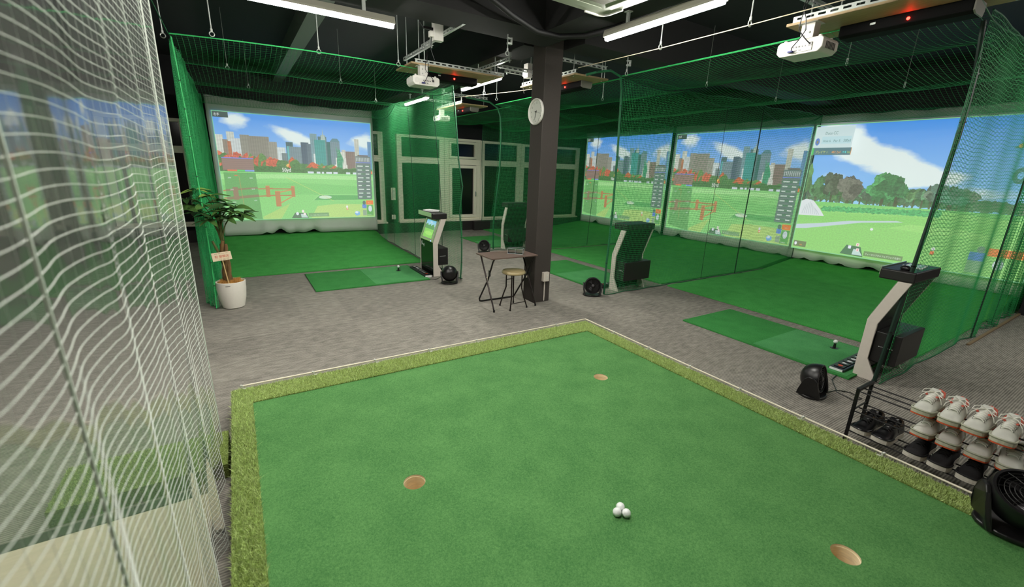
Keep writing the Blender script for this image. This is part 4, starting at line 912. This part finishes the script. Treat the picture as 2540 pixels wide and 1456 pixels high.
part('rung', MB().tube([(-.12, -.115, .085), (.12, -.115, .085)], .006, 8), M_TUBE, stool); part('rung', MB().tube([(-.1, .115, .1), (.1, .115, .1)], .006, 8), M_TUBE, stool); part('rung', MB().tube([(-.06, .075, .37), (.06, .075, .37)], .006, 8), M_TUBE, stool)
M_ACR = bpy.data.materials.new('clear_acrylic'); M_ACR.use_nodes = True; _N, _L = nodes(M_ACR); _N.remove(_N['Principled BSDF'])
_t = _N.new('ShaderNodeBsdfTransparent'); _t.inputs[0].default_value = (.93, .95, .95, 1); _g = _N.new('ShaderNodeBsdfGlossy'); _g.inputs['Roughness'].default_value = .08
_fr = _N.new('ShaderNodeFresnel'); _fr.inputs[0].default_value = 1.7; _mx = _N.new('ShaderNodeMixShader')
_L.new(_fr.outputs[0], _mx.inputs[0]); _L.new(_t.outputs[0], _mx.inputs[1]); _L.new(_g.outputs[0], _mx.inputs[2]); _L.new(_mx.outputs[0], _N['Material Output'].inputs[0])
M_ACE = mat('acrylic_edge', (206, 216, 218), .2)
ab = thing('acrylic_box', 'clear acrylic card box on the folding table', 'box', (3.08, 4.79, .7035), -.72)
w, dd, h = .2, .09, .07
a_ = MB().span((-w / 2, -dd / 2, 0), (w / 2, dd / 2, .004)); 
for y in (-dd / 2, dd / 2 - .003): a_.span((-w / 2, y, .004), (w / 2, y + .003, h))
for x in (-w / 2, 0, w / 2 - .003): a_.span((x, -dd / 2 + .003, .004), (x + .003, dd / 2 - .003, h))
part('walls', a_, M_ACR, ab)
e_ = MB()
for z in (.002, h): e_.tube([(-w / 2, -dd / 2, z), (w / 2, -dd / 2, z), (w / 2, dd / 2, z), (-w / 2, dd / 2, z)], .0018, 5, closed=True)
for x in (-w / 2, w / 2, 0):
    for y in (-dd / 2, dd / 2): e_.tube([(x, y, 0), (x, y, h)], .0016, 5)
part('rim', e_, M_ACE, ab)

# ------------------------------------------------------------------ fans
def fan(loc, rz, label, tilt=.15, sc=1.0):
    t = thing('circulator_fan', label, 'fan', loc, rz, 'black air circulator fans'); t.scale = (sc, sc, sc)
    # faces local -y
    part('base', MB().prism([(.135 * cos(a), .105 * sin(a)) for a in [2 * pi * i / 28 for i in range(28)]], lambda a, b, h: (a, b, h), 0, .022), M_BLACK, t, .008, seg=3)
    R = Matrix.Translation((0, 0, .155)) @ Matrix.Rotation(-tilt, 4, 'X') @ Matrix.Rotation(pi / 2, 4, 'X')   # lathe z -> -y
    arm = [(-.09, .012), (.09, .012), (.08, .06), (.062, .12), (.045, .17), (.02, .195), (-.02, .195), (-.045, .17), (-.062, .12), (-.08, .06)]
    for q in (-1, 1): part('yoke_arm', MB().prism(arm, lambda a, b, h: (q * (h - max(0, .1 - b) * .3), a, b), .124, .142), M_BLACK, t, .005, seg=3)
    part('housing', MB().lathe([(.001, -.105), (.055, -.1), (.095, -.076), (.117, -.038), (.124, 0), (.125, .035), (.12, .05), (.11, .051), (.104, .034), (.098, -.01), (.001, -.02)], 32, 0, R, cap=False), M_BLACK, t)
    g = MB()
    for r in (.024, .039, .054, .069, .084, .1): g.tube([R @ Vector((r * cos(2 * pi * i / 26), r * sin(2 * pi * i / 26), .044 - r * r * .8 + .006)) for i in range(26)], .0016, 4, closed=True)
    for k in range(14):
        a = 2 * pi * k / 14; g.tube([R @ Vector((r * cos(a + r * 3), r * sin(a + r * 3), .044 - r * r * .8 + .006)) for r in (.018, .05, .08, .108)], .0016, 4)
    part('grille', g, M_BLACKM, t)
    part('hub', MB().lathe([(.02, .036), (.02, .052), (.014, .056), (.001, .057)], 16, 0, R), mat('hub_grey', (70, 68, 70), .3), t)
    for k in range(3):
        a = 2 * pi * k / 3; b = MB(); pts = []
        for r in (.015, .05, .084):
            for s in (-.35, .35): pts.append(R @ Vector((r * cos(a + s * (.6 + r * 5)), r * sin(a + s * (.6 + r * 5)), .012 + s * .03)))
        b.add(pts, [(0, 1, 3, 2), (2, 3, 5, 4)]); bo = part('blade', b, mat('blade_grey', (52, 50, 52), .35), t); so = bo.modifiers.new('solid', 'SOLIDIFY'); so.thickness = .002
    return t
f0 = fan((2.73, 6.17, 0), radians(160), 'black fan seen from behind beside the left kiosk')
dup(f0, (4.50, 8.30, 0), radians(-25), 'black fan showing its grille behind the folding table')
dup(f0, (4.37, 4.63, 0), radians(-38), 'black fan in front of the net of the middle right bay')
dup(f0, (4.03, 1.44, 0), radians(8), 'black fan on the carpet beside the front right kiosk')
f5 = fan((3.05, .12, GZ + .007), radians(-62), 'large black fan standing on the corner of the putting green', 1.12, 1.14)

# cables on the floor
cb = thing('floor_cable', 'thin black cable curling on the carpet behind the front right fan', 'cable', (4.1, 1.36, 0))
part('cable', MB().tube([(0, 0, .04), (.08, .02, .006), (.2, .0, .006), (.26, -.08, .006), (.22, -.18, .006), (.12, -.16, .006), (.16, -.02, .006), (.4, .12, .006), (.68, .16, .006)], .004, 6), M_BLACK, cb)
cb = thing('floor_cable', 'thin dark cable on the carpet between left pad and fan', 'cable', (2.55, 6.62, 0))
part('cable', MB().tube([(0, 0, .01), (-.02, -.08, .006), (.06, -.16, .006), (.14, -.1, .006), (.22, .0, .006), (.3, -.1, .006)], .004, 6), M_BLACK, cb)

# ------------------------------------------------------------------ potted plant
pl = thing('potted_plant', 'pachira plant with braided trunk in a white pot beside the left net', 'plant', (-.19, 6.22, 0))
part('pot', MB().lathe([(.10, 0), (.118, .01), (.145, .12), (.158, .24), (.160, .335), (.152, .338), (.145, .30), (.02, .29)], 40), mat('white_pot', (232, 228, 216), .35, noise=.02), pl)
part('moss', MB().lathe([(.148, .318), (.10, .336), (.05, .342), (.001, .345)], 30, 0, None, False), mat('brown_moss', (176, 128, 60), .9, noise=.45, nscale=60, bump=1.0), pl)
V, F = blades(2600, -.105, .105, -.105, .105, .33, .01, .035)
part('moss_fibre', np_mesh('moss_fibre', V, F, [mat('moss_fibre', (190, 140, 70), .9, noise=.3)]), None, pl, kind='stuff')
part('logo', MB().box((-.03, -.1595, .305), (.05, .003, .006)), mat('logo_grey', (120, 116, 108), .6), pl)
M_BARK = mat('pachira_bark', (104, 78, 42), .8, noise=.4, nscale=30, bump=.8, stretch=(1, 1, .4)); M_STEM = mat('pachira_stem', (84, 92, 44), .6, noise=.2, nscale=40)
for k in range(3):
    a0 = 2 * pi * k / 3
    part('trunk', MB().tube([(-.02 + .026 * cos(a0 + z * 9), .026 * sin(a0 + z * 9), .3 + z) for z in [i * .045 for i in range(12 if k else 13)]], [.03 - .0009 * i for i in range(12 if k else 13)], 10), M_BARK, pl)
part('trunk', MB().tube([(-.04, 0, .55), (-.07, -.01, .68), (-.12, -.015, .84)], [.02, .018, .012], 8), M_STEM, pl)
random.seed(21)
tips = [(-.30, -.03, 1.33), (-.20, .05, 1.42), (-.08, .02, 1.36), (-.22, -.12, 1.18), (-.07, -.1, 1.14), (.05, -.06, 1.27), (.16, -.03, 1.24), (.2, -.08, 1.13), (.07, -.12, 1.12), (-.02, .1, 1.3), (.24, .02, 1.16), (-.12, -.14, 1.09), (-.3, -.1, 1.22), (.1, .08, 1.2), (-.38, -.02, 1.24), (.02, -.16, 1.2), (-.15, -.02, 1.25), (.13, -.14, 1.18)]
M_LEAF = [mat('leaf_dark', (46, 76, 38), .4, noise=.2, nscale=14), mat('leaf_mid', (72, 106, 50), .42, noise=.2, nscale=14), mat('leaf_pale', (140, 170, 80), .45, noise=.15, nscale=14)]
def leaf_mesh(i):
    b = MB(); L_, W_ = 1.0, .34; pts = []; n = 7
    for j in range(n + 1):
        t_ = j / n; w_ = W_ * (sin(pi * t_ ** .8)) ** .9 * .5 + .004; z_ = -.16 * t_ * t_ + .04 * sin(t_ * 5)
        pts += [(t_ * L_, -w_, z_ + .06 * w_ / W_), (t_ * L_, 0, z_ - .02), (t_ * L_, w_, z_ + .06 * w_ / W_)]
    fs = []
    for j in range(n): fs += [(3 * j, 3 * j + 1, 3 * j + 4, 3 * j + 3), (3 * j + 1, 3 * j + 2, 3 * j + 5, 3 * j + 4)]
    b.add(pts, fs, 0, True); me = b.mesh('leaf', [M_LEAF[i]]); return me
LEAF = [leaf_mesh(i) for i in range(3)]
for i, tp in enumerate(tips):
    s = Vector((-.02 + random.uniform(-.02, .02), random.uniform(-.015, .015), .84)); e = Vector(tp); mid = Vector((s.x + (e.x - s.x) * .18, s.y + (e.y - s.y) * .18, s.z + (e.z - s.z) * .9 + .05))
    pts = [s * (1 - q) ** 2 + mid * 2 * q * (1 - q) + e * q * q for q in [k / 8 for k in range(9)]]
    st = part('stem', MB().tube(pts, [.007 - .0005 * k for k in range(9)], 6), M_STEM, pl)
    n = random.choice((6, 7, 7))
    for k in range(n):
        a = 2 * pi * k / n + random.uniform(-.3, .3); ln = random.uniform(.13, .22); pt = random.uniform(-.3, .18)
        lf = link('leaf', LEAF[0 if i < 9 and k % 3 else 1] if i not in (1, 2) else LEAF[1 + (k % 2)], st)
        lf.matrix_local = Matrix.Translation(e) @ Matrix.Rotation(a, 4, 'Z') @ Matrix.Rotation(pt, 4, 'Y') @ Matrix.Rotation(random.uniform(-.5, .5), 4, 'X') @ Matrix.Diagonal((ln, ln, ln, 1))
sg = thing('gift_sign', 'small wooden greeting sign with red lettering stuck in the pot', 'sign', (-.235, 6.1, .34), 0)
part('stick', MB().tube([(.03, .0, -.03), (-.0, -.02, .3)], .006, 6), mat('pale_stick', (214, 184, 130), .6), sg)
RS = Matrix.Rotation(-.1, 3, 'Y')
brd = part('board', MB().box((0, -.03, .335), (.195, .008, .1), 0, RS), mat('pale_sign_board', (232, 214, 182), .6, noise=.06, nscale=12), sg, .001)
V, F = text_mesh('祝 御開店', .05 / .9); wt = max(x for x, _ in V); sc_ = .145 / wt
part('lettering', MB().add([RS @ Vector(((x - wt / 2) * sc_, 0, y * sc_ - .012)) + Vector((0, -.0348, .335)) for x, y in V], F), mat('red_ink', (206, 74, 44), .6), brd)
e_ = MB()
for zz, xs in ((.036, range(-8, 9)), (-.028, range(-4, 8)), (-.040, range(-5, 8))):
    for x in xs:
        if (x * 7 + int(zz * 1000)) % 4: e_.box(RS @ Vector((x * .009, 0, zz)) + Vector((0, -.0346, .335)), (.005, .0006, .004), 0, RS)
part('fine_print', e_, mat('brown_ink', (110, 84, 40), .6), brd)

# ------------------------------------------------------------------ shoe rack and shoes
rk = thing('shoe_rack', 'black metal shoe rack on the carpet beside the putting green', 'rack', (3.48, .56, 0))
YE = (.42, -.42)
for y in YE:
    f = MB()
    for x in (0, .23): f.box((x, y, .205), (.016, .02, .41))
    f.box((.115, y, .405), (.25, .02, .02)); f.box((.115, y, .25), (.23, .008, .008)); f.box((.115, y, .09), (.23, .008, .008))
    part('end_frame', f, M_BLACKM, rk, .002)
for z in (.395, .245, .09):
    for x, dz in ((.0, 0), (.1, -.006), (.205, -.012)): part('rail', MB().tube([(x, YE[0], z + dz), (x, YE[1], z + dz)], .005, 8), M_BLACKM, rk)
def shoe(label, loc, rz, kind, group):
    """toe at local -x, heel at +x, 0.29 m long, sole bottom at z=0."""
    t = thing('shoe', label, 'shoe', loc, rz, group)
    n = 16; L_ = .29
    def halfw(s): return .052 * (min(1, (s / .06) ** .5 if s < .06 else 1)) * (1 - .0 * s) * (.86 + .16 * math.exp(-((s - .3) / .22) ** 2) - .06 * math.exp(-((s - .62) / .2) ** 2)) * (1 if s < .93 else max(.0, 1 - ((s - .93) / .07) ** 2) ** .5)
    st = [0.004, .02, .05, .1, .17, .25, .33, .42, .5, .58, .66, .74, .82, .9, .95, .985, .999]
    out = [(-.145 + s * L_, halfw(s)) for s in st]; poly = [(x, -w_) for x, w_ in out] + [(x, w_) for x, w_ in reversed(out)]
    so = MB().prism([(x, y * 1.02) for x, y in poly], lambda a, b, h: (a, b, h + max(0, -.09 - a) * .18), 0, .008)
    part('outsole', so, mat('orange_rubber', (206, 84, 44), .6) if kind == 'white' else mat('white_rubber', (212, 206, 192), .6), t)
    part('midsole', MB().prism(poly, lambda a, b, h: (a, b * (1.03 if h < .02 else 1.0), h + max(0, -.09 - a) * .18), .008, .03), mat('cream_midsole', (190, 186, 166), .6, noise=.05) if kind == 'white' else mat('white_rubber', (212, 206, 192)), t, .002)
    # upper: sections with the collar pushed in
    top = lambda s: .036 + .03 * min(1, s / .14) ** .6 * .62 + .058 * max(0, min(1, (s - .16) / .36)) if s < .52 else (.113 - .022 * sin((s - .52) / .4 * pi) if s < .92 else .113 + .006)
    vs = []; m = 15
    for s in st:
        x = -.145 + s * L_; w_ = halfw(s) * .97; h = top(s) - .026; row = []
        for j in range(m):
            a = pi * j / (m - 1); yy = -w_ * cos(a) * (1 if s > .0 else 1); lean = 1 - .22 * sin(a) ** 2 * 0
            zz = .026 + h * (sin(a) ** (.62 if s > .5 else .75)); col_ = 5 <= j <= m - 6
            yy *= (1 - .18 * max(0, min(1, (s - .2) / .3)) * (sin(a)))
            if .54 < s < .96 and col_: zz = .04 if 5 < j < m - 6 else zz; 
            row.append((x, yy, zz))
        vs += row
    fs = [(i * m + j, i * m + j + 1, (i + 1) * m + j + 1, (i + 1) * m + j) for i in range(len(st) - 1) for j in range(m - 1)]
    fs += [tuple(range(m)), tuple((len(st) - 1) * m + j for j in range(m))]
    um = {'white': mat('white_leather', (208, 208, 198), .4, noise=.04, nscale=30), 'black': mat('black_leather', (26, 26, 28), .28, noise=.1, nscale=40), 'mesh': mat('black_mesh', (22, 20, 22), .8, noise=.3, nscale=200)}[kind]
    up = part('upper', MB().add(vs, fs, 0, True), um, t); sd = up.modifiers.new('sub', 'SUBSURF'); sd.levels = 1; sd.render_levels = 1
    part('toe_band', MB().tube([(x - .001, y * 1.0, .037 + max(0, -.09 - x) * .18) for x, y in [(a, -b) for a, b in reversed(out[:7])] + out[:7]], .0055, 6), mat('grey_toe_band', (176, 176, 156), .6) if kind == 'white' else um, t)
    tg = MB(); tg.add([(-.06, -.018, .087), (-.06, .018, .087), (-.01, -.024, .112), (-.01, .024, .112), (.03, -.026, .135), (.03, .026, .135), (.04, -.02, .146), (.04, .02, .146)], [(0, 1, 3, 2), (2, 3, 5, 4), (4, 5, 7, 6)], 0, True)
    to = part('tongue', tg, um, t); so_ = to.modifiers.new('solid', 'SOLIDIFY'); so_.thickness = .006
    part('lining', MB().tube([(-.02, -.024, .113), (.02, -.035, .105), (.07, -.036, .094), (.115, -.024, .108), (.125, 0, .116), (.115, .024, .108), (.07, .036, .094), (.02, .035, .105), (-.02, .024, .113)], .006, 6), mat('red_lining', (196, 92, 74), .8) if kind == 'white' else mat('dark_lining', (60, 46, 28), .9, noise=.3), t)
    ml = mat('white_lace', (234, 232, 222), .8) if kind == 'white' else mat('black_lace', (30, 28, 28), .7)
    la = MB()
    for i in range(6):
        x = -.066 + i * .015; z = .0855 + i * .0064; w_ = .023 + .0016 * i
        la.tube([(x, -w_, z - .008), (x + .002, -w_ * .6, z + .002), (x + .004, 0, z + .006), (x + .006, w_ * .6, z + .002), (x + .008, w_, z - .008)], .0026, 5)
    if kind != 'mesh':
        kx, kz = .018, .128
        for sgn in (-1, 1):
            la.tube([(kx, 0, kz), (kx - .01, sgn * .022, kz + .018), (kx - .025, sgn * .045, kz + .008), (kx - .03, sgn * .05, kz - .012), (kx - .015, sgn * .03, kz - .008), (kx, 0, kz)], .0026, 5)
            la.tube([(kx, 0, kz), (kx - .02, sgn * .02, kz + .002), (kx - .035, sgn * .046, kz - .03), (kx - .03, sgn * .052, kz - .055)], .0024, 5)
    part('laces', la, ml, t)
    for sgn in (-1, 1):
        ey = MB()
        for i in range(6): ey.sphere((-.066 + i * .015, sgn * (.025 + .0016 * i), .079 + i * .0062), .0028, 6)
        part('eyelets', ey, mat('eyelet_grey', (96, 94, 86), .5) if kind == 'white' else M_BLACK, t)
    return t
rows = [('white', 'top', .405, 3.40, [.635, .522, .408, .300]), ('white', 'middle', .255, 3.425, [.610, .500, .370, .252])]
W0 = BK0 = MS0 = None; order = ('first', 'second', 'third', 'fourth')
for kind, lv, z, x, ys in rows:
    for i, y in enumerate(ys):
        lab = 'white lace-up sneaker with orange sole, %s from left on the %s shelf' % (order[i], lv); loc = (x + .145 - .0, y - .0, z); rz = random.uniform(-.06, .06) + (.08 if i % 2 else -.02)
        if W0 is None: W0 = shoe(lab, loc, rz, 'white', 'white sneakers on the shoe rack')
        else: dup(W0, loc, rz, lab)
for i, y in enumerate((.905, .79)):
    lab = 'shiny black lace-up shoe with white sole, %s on the bottom shelf' % ('leftmost', 'second from left')[i]; loc = (3.59, y, .10); rz = -.12 + .06 * i
    if BK0 is None: BK0 = shoe(lab, loc, rz, 'black', 'black shoes on the shoe rack')
    else: dup(BK0, loc, rz, lab)
for i, y in enumerate((.615, .50, .372, .26)):
    lab = 'matt black mesh shoe with white sole, %s of four on the bottom shelf' % order[i]; loc = (3.575, y, .10); rz = -.05 + .03 * i
    if MS0 is None: MS0 = shoe(lab, loc, rz, 'mesh', 'black shoes on the shoe rack')
    else: dup(MS0, loc, rz, lab)

# ------------------------------------------------------------------ clear vinyl curtain with thread grid, left foreground
M_VIN = bpy.data.materials.new('clear_vinyl'); M_VIN.use_nodes = True; _N, _L = nodes(M_VIN); _N.remove(_N['Principled BSDF'])
_t = _N.new('ShaderNodeBsdfTransparent'); _t.inputs[0].default_value = (.93, .95, .93, 1)
_d = _N.new('ShaderNodeBsdfTranslucent'); _d.inputs[0].default_value = (.88, .92, .87, 1); _d2 = _N.new('ShaderNodeBsdfDiffuse'); _d2.inputs[0].default_value = (.88, .92, .87, 1)
_g = _N.new('ShaderNodeBsdfGlossy'); _g.inputs['Roughness'].default_value = .06
_fr = _N.new('ShaderNodeFresnel'); _fr.inputs[0].default_value = 2.0
_m0 = _N.new('ShaderNodeMixShader'); _m0.inputs[0].default_value = .5; _m1 = _N.new('ShaderNodeMixShader'); _m1.inputs[0].default_value = .11; _m2 = _N.new('ShaderNodeMixShader')
_L.new(_d.outputs[0], _m0.inputs[1]); _L.new(_d2.outputs[0], _m0.inputs[2]); _L.new(_t.outputs[0], _m1.inputs[1]); _L.new(_m0.outputs[0], _m1.inputs[2])
_L.new(_fr.outputs[0], _m2.inputs[0]); _L.new(_m1.outputs[0], _m2.inputs[1]); _L.new(_g.outputs[0], _m2.inputs[2]); _L.new(_m2.outputs[0], _N['Material Output'].inputs[0])
vc = thing('vinyl_curtain', 'clear vinyl curtain with white thread grid hanging at the left', 'curtain', (-.252, .3, 0))
CL = 2.6
def VP(u, v):
    y = u * CL
    amp = .0026 + .030 * (1 - v) ** 3.2
    x = amp * (np.sin(y * 15 + 1.2 * v) + .3 * np.sin(y * 31 + 2 + v * 2) + .07 * np.sin(y * 62 + 1)) * np.clip(.15 + .85 * (1 - np.abs(u - .6) * 1.2), .1, 1) + .04 * (v - .5) * u ** 2 - .004
    z = .03 + v * 3.3 + .03 * (1 - v) * np.sin(y * 9 + 1) * (1 - v)
    yy = y + .02 * (1 - v) * np.sin(y * 12)
    return np.stack([x, yy, z], -1)
uu, vv = np.meshgrid(np.linspace(0, 1, 260), np.linspace(0, 1, 70)); V = VP(uu, vv).reshape(-1, 3)
idx = np.arange(260 * 70).reshape(70, 260); F = np.stack([idx[:-1, :-1], idx[:-1, 1:], idx[1:, 1:], idx[1:, :-1]], -1).reshape(-1, 4)
part('vinyl_sheet', np_mesh('vinyl_sheet', V, F, [M_VIN], True), None, vc)
M_THR = mat('white_thread', (206, 214, 202), .5, noise=.05)
u_ = np.linspace(0, 1, int(CL / .055))[:, None]; v_ = np.linspace(0, 1, int(3.3 / .027))[:, None]
V, F = strands(VP(*np.broadcast_arrays(np.linspace(0, 1, 240)[None, :], v_)), .0011); part('cross_thread', np_mesh('cross_thread', V, F, [M_THR], True), None, vc)
V, F = strands(VP(*np.broadcast_arrays(u_, np.linspace(0, 1, 60)[None, :])), .0003); part('long_thread', np_mesh('long_thread', V, F, [M_THR], True), None, vc)
for u in (.215, .9): part('seam', MB().tube([tuple(VP(np.array(u), np.array(k / 30))) for k in range(31)], .0032 if u < .3 else .0025, 6), M_THR, vc)
part('edge_hem', MB().tube([tuple(VP(np.array(1.0), np.array(k / 30))) for k in range(31)], .003, 6), M_THR, vc)
part('top_rail', MB().tube([(0.0, -.4, 3.36), (0.02, CL + .1, 3.36)], .014, 8), M_STEEL, vc)
for y in (.1, 1.3, 2.5): part('rail_rod', MB().tube([(0.01, y, 3.36), (0.01, y, 3.75)], .006, 6), M_STEEL, vc)
